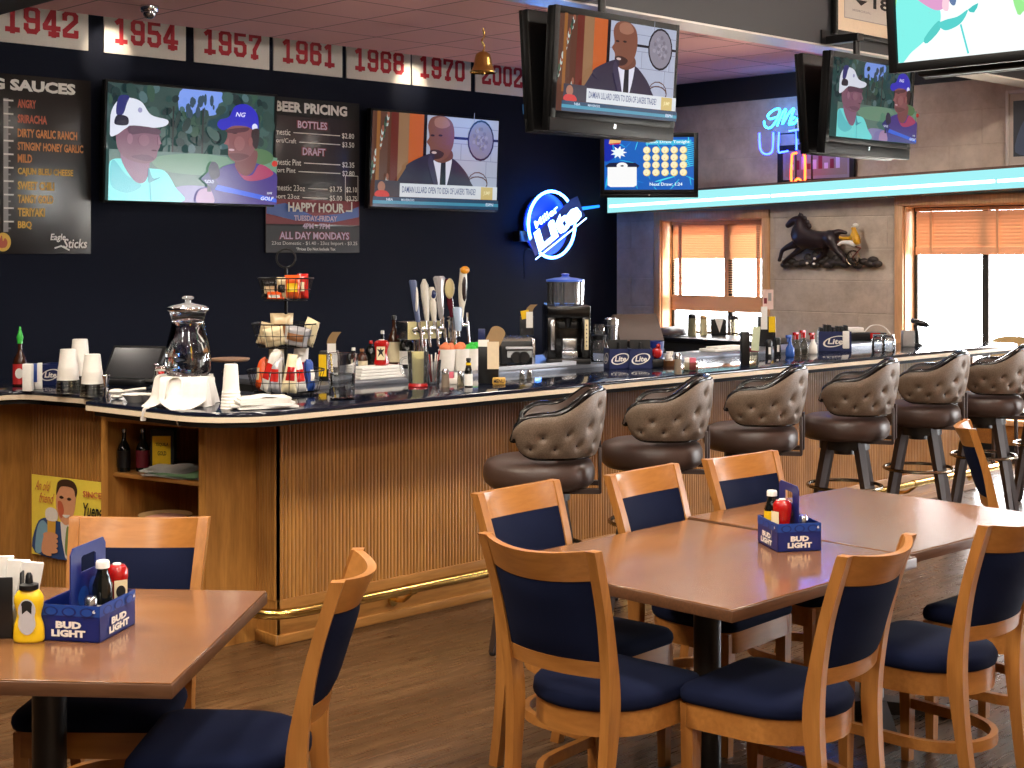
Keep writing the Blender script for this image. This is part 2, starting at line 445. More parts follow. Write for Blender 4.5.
# dropped bulkhead that follows the bar
b = MB(); b.box(3.46, X1 - .03, 5.4, 5.62, 3.12, 3.87); b.box(3.46, 3.66, 5.62, Y1 - .68, 3.12, ZC)
b.box(X0, 3.46, 5.4, 5.62, 3.12, 3.87)
struct(b.build('trim_2', M['char']))
b = MB(); b.box(3.66, X1 - .03, 5.402, 5.618, 3.108, 3.12); struct(b.build('trim_4', flat('soffit_light_wash', (226, 222, 214), .25)))  # white underside stands in for the light washing along it
# ------------------------------------------------------------------ the bar
CT = 1.085
NAVYTOP = flat('dark_navy_laminate', (18, 23, 38), .1)
r_bar = empty('bar_counter', (0, 0, 0), 0, 'long oak bar with reeded front, navy top with cream edge band, running to the windows', 'bar counter')
def corner(c, r, a0, a1, n=8):
    return [(c[0] + r * math.cos(lerp(a0, a1, i / n)), c[1] + r * math.sin(lerp(a0, a1, i / n))) for i in range(n + 1)]
front = [(10.22, 5.22)] + corner((10.12, 5.22), .1, 0, -PI / 2, 5) + [(7, 5.11)] + corner((3.60, 5.46), .36, -PI / 2, -PI * .94, 10) + [(3.17, 6.06)]
front2 = [(3.20, 6.07), (3.27, 6.12), (3.30, 6.35), (3.22, 6.66)] + corner((3.12, 6.66), .1, 0, PI / 2, 5) + [(.3, 6.79)]
back2 = [(.3, 7.46), (3.75, 7.46), (3.93, 6.5), (3.97, 5.8), (10.22, 5.8)]
poly = front + front2 + back2
def clockwise(p):
    return sum((p[(i + 1) % len(p)][0] - q[0]) * (p[(i + 1) % len(p)][1] + q[1]) for i, q in enumerate(p)) > 0
if clockwise(poly): poly = poly[::-1]
def inset(p, d):
    out = []; n = len(p)
    for i in range(n):
        a, b_, c = VEC(p[i - 1]), VEC(p[i]), VEC(p[(i + 1) % n])
        e1 = (b_ - a).normalized(); e2 = (c - b_).normalized()
        n1 = VEC((-e1.y, e1.x)); n2 = VEC((-e2.y, e2.x)); m = (n1 + n2); m = m / max(m.length_squared / 2, .3)
        out.append(tuple(b_ + m * d))
    return out
b = MB(); R = lambda p, z: [(x, y, z) for x, y in p]
p4 = inset(poly, .004); p12 = inset(poly, .010)
b.loft([R(p12, 1.064), R(p4, 1.064), R(poly, 1.069), R(poly, 1.078), R(p4, CT - .001), R(p12, CT)], True, True, True)
b.build('bar_top', NAVYTOP, r_bar)
b = MB(); pi = inset(poly, .006)
b.loft([R(pi, 1.041), R(poly, 1.043), R(poly, 1.064), R(pi, 1.066)], True, True, True); b.build('edge_band', M['cream'], r_bar)
b = MB(); pj = inset(poly, .03); b.loft([R(pj, 1.018), R(pj, 1.042)]); b.build('sub_top', M['matte_black'], r_bar)
# reeded front
def reeds(p0, p1, z0, z1, pitch=.0205, depth=.007):
    p0, p1 = VEC(p0), VEC(p1); L = (p1 - p0).length; d = (p1 - p0) / L; nrm = VEC((d.y, -d.x)); n = int(L / pitch); k = L / n
    b = MB(); prof = [(0, 0), (.10, .55), (.28, .95), (.5, 1.0), (.72, .95), (.90, .55), (1, 0)]
    pts = []
    for i in range(n):
        for t, h in prof[:-1]: pts.append(p0 + d * (i + t) * k + nrm * h * depth)
    pts.append(p1)
    vs = [(q.x, q.y, z0) for q in pts] + [(q.x, q.y, z1) for q in pts]; m = len(pts)
    b.add(vs, [(i, i + 1, m + i + 1, m + i) for i in range(m - 1)]); return b
bf = 5.40; XL = 3.74; XR = 9.96
b = reeds((XL + .026, bf), (XR, bf), .2, 1.03)
b.box(XL + .03, XR, bf + .002, bf + .03, .2, 1.03); b.build('reeded_front', M['oak_z'], r_bar, angle=60)
b = MB(); b.box(XL, XL + .03, bf - .012, bf + .03, .2, 1.03); b.build('corner_post', M['oak_z'], r_bar)
b = MB(); b.box(XR, XR + .04, bf - .01, bf + .03, .2, 1.03, bev=.004); b.build('corner_post', M['oak_z'], r_bar)
b = MB(); b.box(XL, XR + .04, bf - .012, bf + .02, .0, .2, bev=.004); b.box(XL, XR + .04, bf - .026, bf, 0, .045, bev=.006); b.build('kick_board', M['oak_x'], r_bar)
b = MB(); b.box(XL - .001, XL + .02, bf - .012, 5.56, .0, 1.03); b.box(XL - .014, XL, bf - .026, 5.55, 0, .05, bev=.005); b.build('side_panel', M['oak_z'], r_bar)
b = reeds((XL, 5.56), (XL, bf - .01), .2, 1.03); b.build('reeded_return', M['oak_z'], r_bar, angle=60)
b = MB(); b.box(3.47, XL + .02, 5.535, 5.56, 0, 1.03); b.build('flat_panel', M['oak_z'], r_bar)
b = MB(); b.box(XR, XR + .04, bf, 5.8, 0, 1.03); b.build('end_panel', M['oak_z'], r_bar)
b = MB(); b.box(4.0, XR, 5.78, 5.80, 0, 1.04); b.build('back_panel', M['oak_z'], r_bar)
# recessed left run and wing
b = reeds((3.36, 7.0), (3.50, 6.45), 0, 1.03, .0225); b.build('reeded_return', M['oak_z'], r_bar, angle=60)
b = MB(); b.box(.3, 3.37, 7.0, 7.03, 0, 1.03); b.build('wing_panel', M['oak_z'], r_bar)
# open cabinet in the bar's end
W0 = VEC((3.473, 5.539)); Wd = VEC((-.247, .969)).normalized(); CWID = .66
def cab():
    ang = math.atan2(Wd.y, Wd.x)
    root = empty('end_shelf_cabinet', (W0.x, W0.y, 0), ang, 'open oak cabinet with two cubbies built into the end of the bar', 'cabinet')
    # local +x runs along the face, local -y is inside
    b = MB(); w = CWID; t = .045
    b.box(0, t, -.02, .0, 0, 1.03); b.box(w - t, w, -.02, .0, 0, 1.03); b.box(t, w - t, -.02, 0, .975, 1.03); b.box(t, w - t, -.02, 0, 0, .12)
    b.build('face_frame', M['oak_z'], root)
    b = MB(); b.box(t - .02, t, -.46, -.02, .1, 1.0); b.box(w - t, w - t + .02, -.46, -.02, .1, 1.0); b.box(0, w, -.48, -.46, 0, 1.0); b.box(t, w - t, -.46, -.02, .98, 1.0)
    b.build('carcass', M['oak_z'], root)
    for z in (.48, .735):
        b = MB(); b.box(t, w - t, -.455, -.03, z - .02, z, bev=.003); b.build('shelf', M['oak_x'], root)
    b = MB(); b.box(t, w - t, -.455, -.03, .1, .12); b.build('bottom_shelf', M['oak_x'], root)
    return root
cab_root = cab()
# foot rail
pts = smooth_path([(XL - .11, 5.53, .175), (XL - .135, 5.38, .175), (XL - .07, 5.27, .175), (XL + .06, 5.24, .175), (XL + .4, 5.24, .175)], 5) + [(10.0, 5.24, .172)] + smooth_path([(10.2, 5.24, .172), (10.28, 5.27, .172), (10.3, 5.36, .172)], 4)
fr = empty('foot_rail', (7, 5.24, 0), 0, 'brass foot rail running along the base of the bar', 'foot rail')
b = MB(); b.tube([(p[0] - 7, p[1] - 5.24, p[2]) for p in pts], .024, 12); b.build('rail', M['brass'], fr)
for x in (4.4, 5.9, 7.4, 8.9, 9.9):
    b = MB(); b.tube(smooth_path([(x - 7, .135, .1), (x - 7, .06, .11), (x - 7, .0, .15)], 4), .011, 8); b.cyl((x - 7, .136, .1), (x - 7, .128, .1), .03, n=12); b.cyl((x - 7 - .02, 0, .173), (x - 7 + .02, 0, .173), .028, n=12); b.build('bracket', M['brass'], fr)
# service counter behind
sv = empty('service_counter', (7, 6.2, 0), 0, 'stainless service counter just behind the bar top', 'counter')
b = MB(); b.box(-2.75, .0, -.38, .42, 1.07, 1.10, bev=.006); b.box(.0, 2.6, -.38, -.04, 1.07, 1.10, bev=.006); b.build('counter_top', M['grey_metal'], sv)
b = MB(); b.box(-2.75, .0, -.37, .40, 0, 1.07); b.box(.0, 2.6, -.37, -.06, 0, 1.07); b.build('cabinet_body', M['matte_black'], sv)
bbk = empty('window_counter', (11.27, 8.55, 0), 0, 'black counter standing along the window wall behind the bar', 'counter')
b = MB(); b.box(-.38, .34, -1.4, 1.7, .90, .94, bev=.006); b.build('counter_top', M['black'], bbk)
b = MB(); b.box(-.36, .34, -1.38, 1.7, 0, .90); b.build('cabinet_body', M['matte_black'], bbk)

# ------------------------------------------------------------------ tables
def make_table(w, d):
    root = empty('dining_table', (0, 0, 0))
    b = MB(); h = .752
    b.box(0, w, 0, d, h - .004, h, bev=.0015, seg=1); b.build('table_top', M['table_wood'], root)
    b = MB(); b.box(-.003, w + .003, -.003, d + .003, h - .038, h - .0035, bev=.004); b.build('edge_band', M['table_edge'], root)
    b = MB(); b.lathe([(.045, .05), (.045, h - .06)], 20, (w / 2, d / 2, 0)); b.box(w / 2 - .2, w / 2 + .2, d / 2 - .2, d / 2 + .2, h - .06, h - .038); b.build('column', M['black'], root)
    b = MB()
    for a in (0, 1):
        MM = T(w / 2, d / 2, 0) @ RZ(a * PI / 2 + PI / 4)
        b.loft([[(-.32, -.03, .012), (-.32, .03, .012), (-.32, .03, .03), (-.32, -.03, .03)], [(0, -.05, .012), (0, .05, .012), (0, .05, .07), (0, -.05, .07)], [(.32, -.03, .012), (.32, .03, .012), (.32, .03, .03), (.32, -.03, .03)]], M=MM)
        for s in (-1, 1): b.lathe([(.03, 0), (.03, .012)], 12, (s * .29, 0, 0), M=MM)
    b.build('base', M['black'], root)
    return root
def put_table(X, Y, ang, w, d, label):
    t = make_table(w, d); x, y = plan(X, Y); t.location = (x, y, 0); t.rotation_euler.z = math.radians(ang) - ALPHA
    tag(t, label, 'table', 'wood-topped dining tables'); return t
tA = put_table(.618, 4.068, 45.0, 1.01, .945, 'wood dining table in the middle, its corner pointing at us between the large chair backs')
tB = put_table(1.305, 4.82, 42.5, 1.03, .94, 'wood dining table behind the blue carton, butted against the nearer table toward the bar stools')
tC = put_table(-1.74, 3.44, -4.0, .95, .925, 'wood dining table in the lower left corner with mustard bottle and menu holder')

# ------------------------------------------------------------------ dining chairs
def make_chair():
    root = empty('dining_chair', (0, 0, 0))
    def outline(k=0.0, n=40):
        # seat plan, front at +y: rounded front corners, round back
        pts = [(-.225 + k, .15), (-.225 + k, -.02)]
        base = []
        base += corner((.165, .165), .06 - k * .3, 0, PI / 2, 5)
        base += corner((-.165, .165), .06 - k * .3, PI / 2, PI, 5)
        for i in range(13):
            a = PI + PI * i / 12
            base.append(((.218) * math.cos(a), -.01 + .215 * math.sin(a)))
        return [(x * (1 - k / .225), y * (1 - k / .225)) for x, y in base]
    O = outline()
    def ring(s, z): return [(x * s, y * s, z) for x, y in O]
    b = MB()
    b.loft([ring(.93, .432), ring(.985, .437), ring(1.0, .450), ring(.99, .466), ring(.95, .478), ring(.82, .487), ring(.5, .492), ring(.12, .493)])
    b.build('seat', M['navy_fabric'], root, angle=60)
    b = MB()
    def band(s0, s1, z0, z1):
        b.loft([ring(s1, z0), ring(s0, z0), ring(s0, z1), ring(s1, z1), ring(s1, z0)], True, False, False)
    band(.955, .86, .362, .436); b.build('seat_apron', M['chair_wood_x'], root, angle=50)
    for s in (-1, 1):
        b = MB(); rings = []
        for z, k in ((0, .015), (.2, .019), (.43, .022)):
            x, y = s * .185, .185
            rings.append([(x - k, y - k, z), (x + k, y - k, z), (x + k, y + k, z), (x - k, y + k, z)])
        b.loft(rings); b.build('leg', M['chair_wood_z'], root)
    # back posts sweep from the foot to the top rail
    P = [(.162, -.272, 0), (.168, -.245, .15), (.174, -.222, .34), (.178, -.215, .46), (.184, -.228, .58), (.192, -.262, .74), (.200, -.312, .90), (.2015, -.323, .930)]
    for s in (-1, 1):
        b = MB(); rings = []
        for p in smooth_path(P, 4):
            wz = .016; dz = lerp(.019, .017, p.z / .93) + .009 * math.exp(-((p.z - .46) / .16) ** 2)
            x = s * p.x; rings.append([(x - wz, p.y - dz, p.z), (x + wz, p.y - dz, p.z), (x + wz, p.y + dz, p.z), (x - wz, p.y + dz, p.z)])
        b.loft(rings); b.build('back_post', M['chair_wood_z'], root, angle=30)
    PS = smooth_path(P, 10)
    def post(z):
        for i in range(len(PS) - 1):
            if PS[i].z <= z <= PS[i + 1].z:
                t = (z - PS[i].z) / max(1e-9, PS[i + 1].z - PS[i].z); q = PS[i].lerp(PS[i + 1], t); return q.x, q.y
        return PS[-1].x, PS[-1].y
    def curved(z0, z1, th, bow0, bow1, fwd=0, mi=0, nz=2, inset_=.012, puff=0):
        b = MB(); n = 14
        def pt(u, v, side):
            z = lerp(z0, z1, v); x, y = post(z); x -= inset_; uu = 2 * u - 1
            pf = puff * (1 - uu ** 4) * (1 - (2 * v - 1) ** 4)
            return (x * uu, y - lerp(bow0, bow1, v) * (1 - uu * uu) + fwd + side * (th / 2 + pf), z - .014 * (1 - uu * uu) * sstep(.55, .93, z))
        rings = []
        for i in range(n + 1):
            u = i / n
            rings.append([pt(u, j / nz, -1) for j in range(nz + 1)] + [pt(u, j / nz, 1) for j in range(nz, -1, -1)])
        b.loft(rings); return b
    curved(.842, .930, .024, .05, .06).build('top_rail', M['chair_wood_x'], root, angle=40)
    curved(.552, .600, .024, .034, .036).build('lower_rail', M['chair_wood_x'], root, angle=40)
    curved(.598, .844, .022, .036, .05, .002, nz=8, puff=.013).build('back_panel', M['navy_fabric'], root, angle=50)
    # bent stretcher looping round the back
    S = [(-.188, .18, .20)] + [(.178 * math.cos(PI + PI * i / 12), -.03 + .19 * math.sin(PI + PI * i / 12), .20) for i in range(13)] + [(.188, .18, .20)]
    b = MB(); rings = []
    for i, p in enumerate(S):
        a = VEC(S[max(0, i - 1)]); c = VEC(S[min(len(S) - 1, i + 1)]); d = (c - a).normalized(); nr = VEC((-d.y, d.x, 0)); q = VEC(p)
        rings.append([tuple(q + nr * .011 + VEC((0, 0, -.017))), tuple(q - nr * .011 + VEC((0, 0, -.017))), tuple(q - nr * .011 + VEC((0, 0, .017))), tuple(q + nr * .011 + VEC((0, 0, .017)))])
    b.loft(rings); b.build('stretcher', M['chair_wood_x'], root, angle=50)
    return root
chairs = [  # seat centre right / ahead, facing (degrees in the standpoint plan)
    (.285, 4.375, 49, 'oak-framed navy chair seen from behind, tucked at the left end of the middle table'),
    (.787, 4.30, 140, 'navy-backed chair seen from behind at the near edge of the middle table'),
    (1.36, 4.76, 133, 'navy chair seen from behind at the farther joined table, back cut by the right edge'),
    (1.775, 5.22, 133, 'navy dining chair cut by the right edge, only its seat and legs in view'),
    (.255, 4.905, -42, 'navy dining chair facing us across the middle table, directly behind the big chair back'),
    (.735, 5.31, -42, 'navy dining chair facing us, second along the far side of the joined tables'),
    (1.14, 5.675, -50, 'navy dining chair facing us behind the blue carton, third along the far side'),
    (2.52, 6.92, -14, 'navy dining chair seen edge-on beyond the joined tables, standing by the brass rail'),
    (-1.165, 4.20, -91, 'navy dining chair facing us behind the left table, beside the yellow poster'),
    (-.755, 3.84, 179, 'navy dining chair turned sideways at the right side of the left table'),
]
proto = None
for X, Y, f, lab in chairs:
    x, y = plan(X, Y); rz = math.radians(f) - ALPHA - PI / 2
    if proto is None:
        proto = make_chair(); c = proto
        tag(c, lab, 'chair', 'navy upholstered dining chairs'); c.location = (x, y, 0); c.rotation_euler.z = rz
    else: dup(proto, (x, y, 0), rz, lab)

# ------------------------------------------------------------------ bar stools
def make_stool():
    root = empty('bar_stool', (0, 0, 0))
    b = MB()
    b.lathe([(.17, .705), (.222, .712), (.245, .733), (.252, .763), (.249, .800), (.235, .825), (.19, .841), (.1, .847), (.02, .849)], 36); b.build('seat', M['leather'], root, angle=60)
    b = MB(); b.lathe([(.06, .62), (.06, .65), (.14, .652), (.14, .707)], 20); b.build('swivel_plate', M['black'], root)
    for i in range(4):
        a = PI / 4 + i * PI / 2; c, s_ = math.cos(a), math.sin(a); b = MB(); rings = []
        for r_, z, k in ((.272, .012, .015), (.2, .35, .019), (.115, .705, .024)):
            p = VEC((c * r_, s_ * r_, z)); u = VEC((c, s_, 0)); w = VEC((-s_, c, 0))
            rings.append([tuple(p + u * k * i1 + w * k * i2) for i1, i2 in ((-1, -1), (1, -1), (1, 1), (-1, 1))])
        b.loft(rings); b.build('leg', M['leg_brown'], root); leg_ = [q for q in root.children if q.name.startswith('leg')][-1]
        b = MB(); b.lathe([(.014, 0), (.017, .012), (.012, .016)], 10, (c * .276, s_ * .276, 0)); b.build('foot_glide', M['black'], leg_)
    b = MB(); b.tube([(.205 * math.cos(2 * PI * i / 40), .205 * math.sin(2 * PI * i / 40), .44) for i in range(40)], .010, 8, closed=True); b.build('foot_ring', M['bronze_ring'], root)
    b = MB(); b.tube([(.255, 0, .02), (.0, 0, .02)], .0001, 3)
    # barrel back
    A = math.radians(112)
    def ztop(a):
        k = abs(a); return lerp(1.145, 1.050, sstep(.45, 1.35, k)) - .01 * sstep(1.3, A, k)
    def zbot(a): return .856 + .012 * (abs(a) / A)
    def endk(a):
        e = (A - abs(a)) / .36
        return math.sqrt(max(0, 1 - (1 - min(1, e)) ** 2)) if e < 1 else 1
    def rad(a, v): return .245 + .045 * v + .01 * math.cos(a)
    tufts = []
    for j, v in enumerate((.22, .5, .78)):
        for i in range(-5, 6):
            a = (i + (.5 if j % 2 else 0)) * .42
            if abs(a) < (1.72 if v < .7 else .8): tufts.append((a, v))
    def spot(a, v, side):
        zt, zb = ztop(a), zbot(a); mid = .5 * (zt + zb) - .01 * (1 - endk(a)); h = (zt - zb) * endk(a)
        z = mid + (v - .5) * h
        r_ = rad(a, v) - .055 * (1 - side)
        bulge = (1 - (2 * v - 1) ** 4) * .016 * endk(a)
        d = 0
        for ta, tv in tufts:
            if abs(a - ta) < .3:
                dd = ((a - ta) * .27) ** 2 + ((v - tv) * (zt - zb)) ** 2
                d += .018 * math.exp(-dd / .00014) + .007 * math.exp(-dd / .0009)
        if side: r_ += bulge - d
        else: r_ -= bulge * .8
        return (r_ * math.sin(a), -r_ * math.cos(a) * (1 if abs(a) < PI / 2 else 1.05), z)
    def fn_out(u, v): return spot(lerp(-A, A, u), v, 1)
    def fn_in(u, v): return spot(lerp(A, -A, u), v, 0)
    b = MB(); b.grid(fn_out, 110, 22)
    for ta, tv in tufts: b.sphere(spot(ta, tv, 1), .0085, n=8, m=5, mi=1)
    b.build('tufted_shell', [M['taupe'], M['leg_brown']], root, angle=80)
    b = MB(); b.grid(fn_in, 60, 10); b.build('inner_pad', M['leather'], root, angle=80)
    loop = []
    N = 46
    for i in range(N + 1):
        a = lerp(-A, A, i / N); p = VEC(spot(a, 1, 1)); q = VEC(spot(a, 1, 0)); loop.append((p + q) / 2)
    for i in range(N, -1, -1):
        a = lerp(-A, A, i / N); p = VEC(spot(a, 0, 1)); q = VEC(spot(a, 0, 0)); loop.append((p + q) / 2)
    clean = [loop[0]]
    for p in loop[1:]:
        if (p - clean[-1]).length > .004: clean.append(p)
    if (clean[-1] - clean[0]).length < .004: clean.pop()
    rr = []
    for p in clean: rr.append(.019 if p.z > .92 else .0135)
    b = MB(); b.tube(clean, rr, 8, closed=True); b.build('trim_roll', M['gloss_black'], root, angle=80)
    b = MB(); loop = [VEC(spot(lerp(-A, A, i / N), .5, 0)) for i in range(N + 1)]
    b = MB()
    for k in (1, -1):
        b = MB(); b.box(k * .12 - .02, k * .12 + .02, -.280, -.266, .70, .90, bev=.003); b.box(k * .12 - .02, k * .12 + .02, -.275, -.1, .697, .717)
        b.build('back_bracket', M['leg_brown'], root)
    return root
stools = [(4.61, 4.60, 43, ''), (5.43, 4.64, 36, ''), (6.30, 4.69, 32, ''), (7.06, 4.60, 28, ''), (7.96, 4.66, 25, ''), (8.77, 4.66, 23, ''), (9.60, 4.64, 21, '')]
SL = ['tufted bar stool first in the row, nearest the snack rack', 'tufted bar stool second from the chip rack end of the bar', 'tufted bar stool third along the bar from the snack rack end', 'tufted bar stool in the middle of the row, its whole foot ring in view', 'tufted bar stool fifth along the bar with near-black legs, third from the window end', 'tufted bar stool next to last before the window, behind the edge-on dining chair', 'tufted bar stool last in the row, cut off by the right edge']
sp = None
for (x, y, rz, _), lab in zip(stools, SL):
    if sp is None:
        sp = make_stool(); c = sp; tag(c, lab, 'bar stool', 'tufted swivel stools along the bar'); c.location = (x, y, 0); c.rotation_euler.z = math.radians(rz)
    else: dup(sp, (x, y, 0), math.radians(rz), lab)
# ------------------------------------------------------------------ pictures and signs
CAN = RX(PI / 2)                       # drawing plane x right, y up, z toward the viewer -> local x, z, -y
class Pic:
    def __init__(s, M=None, step=.0005, z0=0.0):
        s.b = MB(); s.b.M = CAN if M is None else M @ CAN; s.mats = []; s.k = 0; s.step = step; s.z0 = z0
    def mi(s, m):
        if m not in s.mats: s.mats.append(m)
        return s.mats.index(m)
    def z(s): s.k += 1; return s.z0 + s.k * s.step
    def poly(s, pts, m, smooth=0):
        if smooth: pts = [(p.x, p.y) for p in smooth_path([(x, y, 0) for x, y in pts], smooth, True)]
        z = s.z(); s.b.poly([(x, y, z) for x, y in pts], s.mi(m)); return s
    def rect(s, x0, y0, x1, y1, m): return s.poly([(x0, y0), (x1, y0), (x1, y1), (x0, y1)], m)
    def ell(s, cx, cy, rx, ry, m, n=24, rot=0):
        c, d = math.cos(rot), math.sin(rot)
        return s.poly([(cx + rx * math.cos(2 * PI * i / n) * c - ry * math.sin(2 * PI * i / n) * d, cy + rx * math.cos(2 * PI * i / n) * d + ry * math.sin(2 * PI * i / n) * c) for i in range(n)], m)
    def line(s, pts, w, m):
        z = s.z()
        for (x0, y0), (x1, y1) in zip(pts, pts[1:]):
            d = VEC((x1 - x0, y1 - y0)); L = d.length or 1; d /= L; nx, ny = -d.y * w / 2, d.x * w / 2; ex, ey = d.x * w * .35, d.y * w * .35
            s.b.poly([(x0 - ex - nx, y0 - ey - ny, z), (x1 + ex - nx, y1 + ey - ny, z), (x1 + ex + nx, y1 + ey + ny, z), (x0 - ex + nx, y0 - ey + ny, z)], s.mi(m)); z += s.step * .05
        return s
    def text(s, t, cx, cy, w, h, m, bold=.02, left=False, slant=0):
        s.b.text(t, cx, cy, w, h, s.z(), s.mi(m), None, bold, left, slant=slant); return s
    def build(s, name, parent, **k): return s.b.build(name, s.mats, parent, smooth=False, **k)
class Scr(Pic):
    """a picture drawn in 16 x 9 units on a w x h screen"""
    def __init__(s, w, h, M=None, gain=1.0):
        super().__init__(M); s.w = w; s.h = h; s.gain = gain
    def P(s, x, y): return ((x / 16 - .5) * s.w, (y / 9 - .5) * s.h)
    def c(s, *c): return emit(c, s.gain, True)
    def p(s, pts, c, smooth=5):
        if smooth: pts = [(p.x, p.y) for p in smooth_path([(x, y, 0) for x, y in pts], smooth, True)]
        return s.poly([s.P(max(0, min(16, x)), max(0, min(9, y))) for x, y in pts], s.c(*c), 0)
    def r(s, x0, y0, x1, y1, c): a = s.P(x0, y0); d = s.P(x1, y1); return s.rect(a[0], a[1], d[0], d[1], s.c(*c))
    def e(s, x, y, rx, ry, c, n=20, rot=0):
        pts = []
        for i in range(n):
            a = 2 * PI * i / n; u, v = rx * math.cos(a), ry * math.sin(a)
            pts.append(s.P(max(0, min(16, x + u * math.cos(rot) - v * math.sin(rot))), max(0, min(9, y + u * math.sin(rot) + v * math.cos(rot)))))
        return s.poly(pts, s.c(*c))
    def t(s, txt, x, y, w, h, c, **k): a = s.P(x, y); return s.text(txt, a[0], a[1], w / 16 * s.w, h / 9 * s.h, s.c(*c), **k)
    def ln(s, pts, w, c): return s.line([s.P(*q) for q in pts], w / 16 * s.w, s.c(*c))
def pic_golf(q):
    rn = random.Random(3)
    q.r(0, 0, 16, 9, (52, 76, 74)); q.p([(6.6, 7.2), (6.9, 9), (10.6, 9), (10.4, 7.4), (9.4, 7.0), (8.4, 7.3), (7.6, 6.9)], (128, 160, 240))
    for i in range(120):
        x, y = rn.uniform(0, 16), rn.uniform(3.9, 8.8)
        if 7.2 < x < 10.3 and y > 6.9: continue
        k = rn.choice([(34, 56, 56), (44, 70, 66), (64, 92, 88), (80, 108, 112), (28, 46, 48), (54, 84, 70)])
        q.e(x, y, rn.uniform(.25, .8), rn.uniform(.2, .6), k, 9, rn.uniform(0, 3))
    for i in range(16): q.e(rn.uniform(7, 9.6), rn.uniform(6.6, 8.4), rn.uniform(.1, .3), rn.uniform(.2, .5), (50, 74, 92), 8)
    for x in (5.6, 8.4, 11.0): q.r(x, 3.2, x + .16, 7.5, (38, 44, 46))
    q.r(0, 0, 16, 3.9, (84, 116, 108)); q.p([(4, 3.4), (8, 3.9), (12, 3.7), (16, 3.9), (16, 2.6), (10, 2.2), (5, 2.4)], (102, 142, 118))
    q.p([(5, 0), (6.2, 1.2), (9, 1.3), (11, .7), (11.5, 0)], (134, 128, 176)); q.e(13.8, 3.9, 1.8, .7, (78, 112, 72))
    # speaker with white cap
    q.p([(-.2, 0), (-.1, 2.7), (1.2, 3.2), (3.4, 2.6), (5.0, 2.4), (6.0, 1.2), (6.6, 0)], (112, 226, 226)); q.p([(.3, 3.1), (.2, 1.2), (1.6, .6), (2.9, 1.2), (1.5, 2.0)], (84, 196, 206))
    q.p([(1.0, 3.3), (1.3, 5), (3.2, 4.6), (3.6, 2.8), (3.2, 1.5), (2.2, 1.6)], (134, 92, 120))
    q.p([(.7, 4.0), (.6, 5.6), (1.5, 6.1), (3.6, 6.0), (4.2, 5.5), (4.5, 4.9), (4.35, 4.6), (4.5, 4.3), (4.3, 3.9), (4.1, 3.3), (3.2, 2.9), (1.6, 3.2)], (126, 84, 104))
    q.p([(0, 5.0), (.1, 6.8), (1.0, 7.8), (2.6, 7.7), (3.6, 6.7), (5.1, 6.4), (5.0, 5.95), (3.8, 5.7), (1.8, 5.7), (.6, 5.0)], (228, 232, 246))
    q.p([(.5, 6.6), (.7, 7.9), (1.6, 8.0), (1.4, 7.4), (1.1, 6.6)], (44, 48, 116)); q.p([(.4, 5.8), (.6, 6.5), (1.5, 6.4), (1.5, 5.8)], (30, 30, 52)); q.e(2.6, 7.0, .2, .2, (160, 160, 200))
    q.ln([(3.6, 1.9), (3.8, 0)], .08, (70, 170, 190)); q.p([(3.5, 2.6), (3.9, 1.8), (4.6, 1.9), (4.0, 1.6), (3.5, 1.5)], (60, 150, 170))
    q.p([(1.7, 5.75), (4.2, 5.65), (4.35, 5.2), (3.0, 5.25), (1.8, 5.1)], (88, 56, 78)); q.e(1.75, 4.75, .26, .42, (146, 100, 122), 12); q.e(3.95, 3.95, .26, .06, (84, 44, 62), 10); q.p([(4.25, 5.1), (4.62, 4.5), (4.3, 4.4)], (140, 96, 116), 0); q.p([(1.9, 3.4), (3.2, 3.1), (4.0, 3.3), (3.2, 3.6)], (108, 70, 92)); q.e(3.0, 4.7, .5, .45, (138, 94, 114), 14)
    # guest with blue cap
    q.p([(9.6, 0), (9.9, 2.4), (11.2, 3.2), (13.6, 3.4), (15.2, 2.9), (16, 2.3), (16, 0)], (66, 46, 132)); q.p([(11.6, 3.2), (12.2, 2.4), (13.4, 2.4), (14.2, 3.3), (15.6, 2.6), (14.2, 2.0), (12.6, 2.0)], (168, 52, 96))
    q.p([(9.7, 1.5), (12.4, 1.1), (15.9, .5), (15.9, .2), (12.4, .7), (9.7, 1.1)], (44, 92, 226)); q.p([(11.6, 3.6), (11.9, 2.7), (12.8, 2.3), (13.6, 2.9), (13.8, 4.4), (12, 4)], (120, 66, 70))
    q.p([(10.9, 6.4), (10.8, 5.4), (10.6, 4.9), (10.9, 4.6), (11.0, 3.8), (11.8, 3.4), (13.0, 3.8), (13.8, 5.0), (13.8, 6.4), (12, 6.9)], (130, 78, 82)); q.e(11.25, 4.35, .3, .09, (200, 160, 170)); q.e(11.5, 5.75, .28, .09, (58, 34, 44))
    q.p([(9.8, 6.2), (10.0, 6.7), (10.9, 7.0), (11.5, 7.9), (12.7, 8.1), (13.7, 7.4), (13.9, 6.2), (13.7, 5.9), (12.8, 6.3), (11.4, 6.3), (10.4, 5.9)], (46, 44, 192)); q.t('NG', 12.0, 7.25, .9, .38, (230, 230, 255), slant=.3); q.e(13.5, 6.3, .28, .3, (226, 228, 255))
    q.p([(10.95, 5.35), (10.45, 4.8), (10.95, 4.7)], (142, 88, 90), 0); q.e(12.0, 4.9, .55, .6, (144, 90, 92), 14); q.p([(13.2, 6.0), (13.95, 6.1), (13.8, 4.6), (13.3, 4.9)], (48, 30, 36)); q.e(13.1, 5.1, .22, .4, (140, 84, 84), 10); q.p([(11.0, 4.0), (11.8, 3.5), (13.0, 3.9), (12.2, 4.1)], (104, 58, 64)); q.p([(10.7, 5.95), (12.8, 6.25), (12.6, 5.9), (11.0, 5.7)], (84, 46, 58))
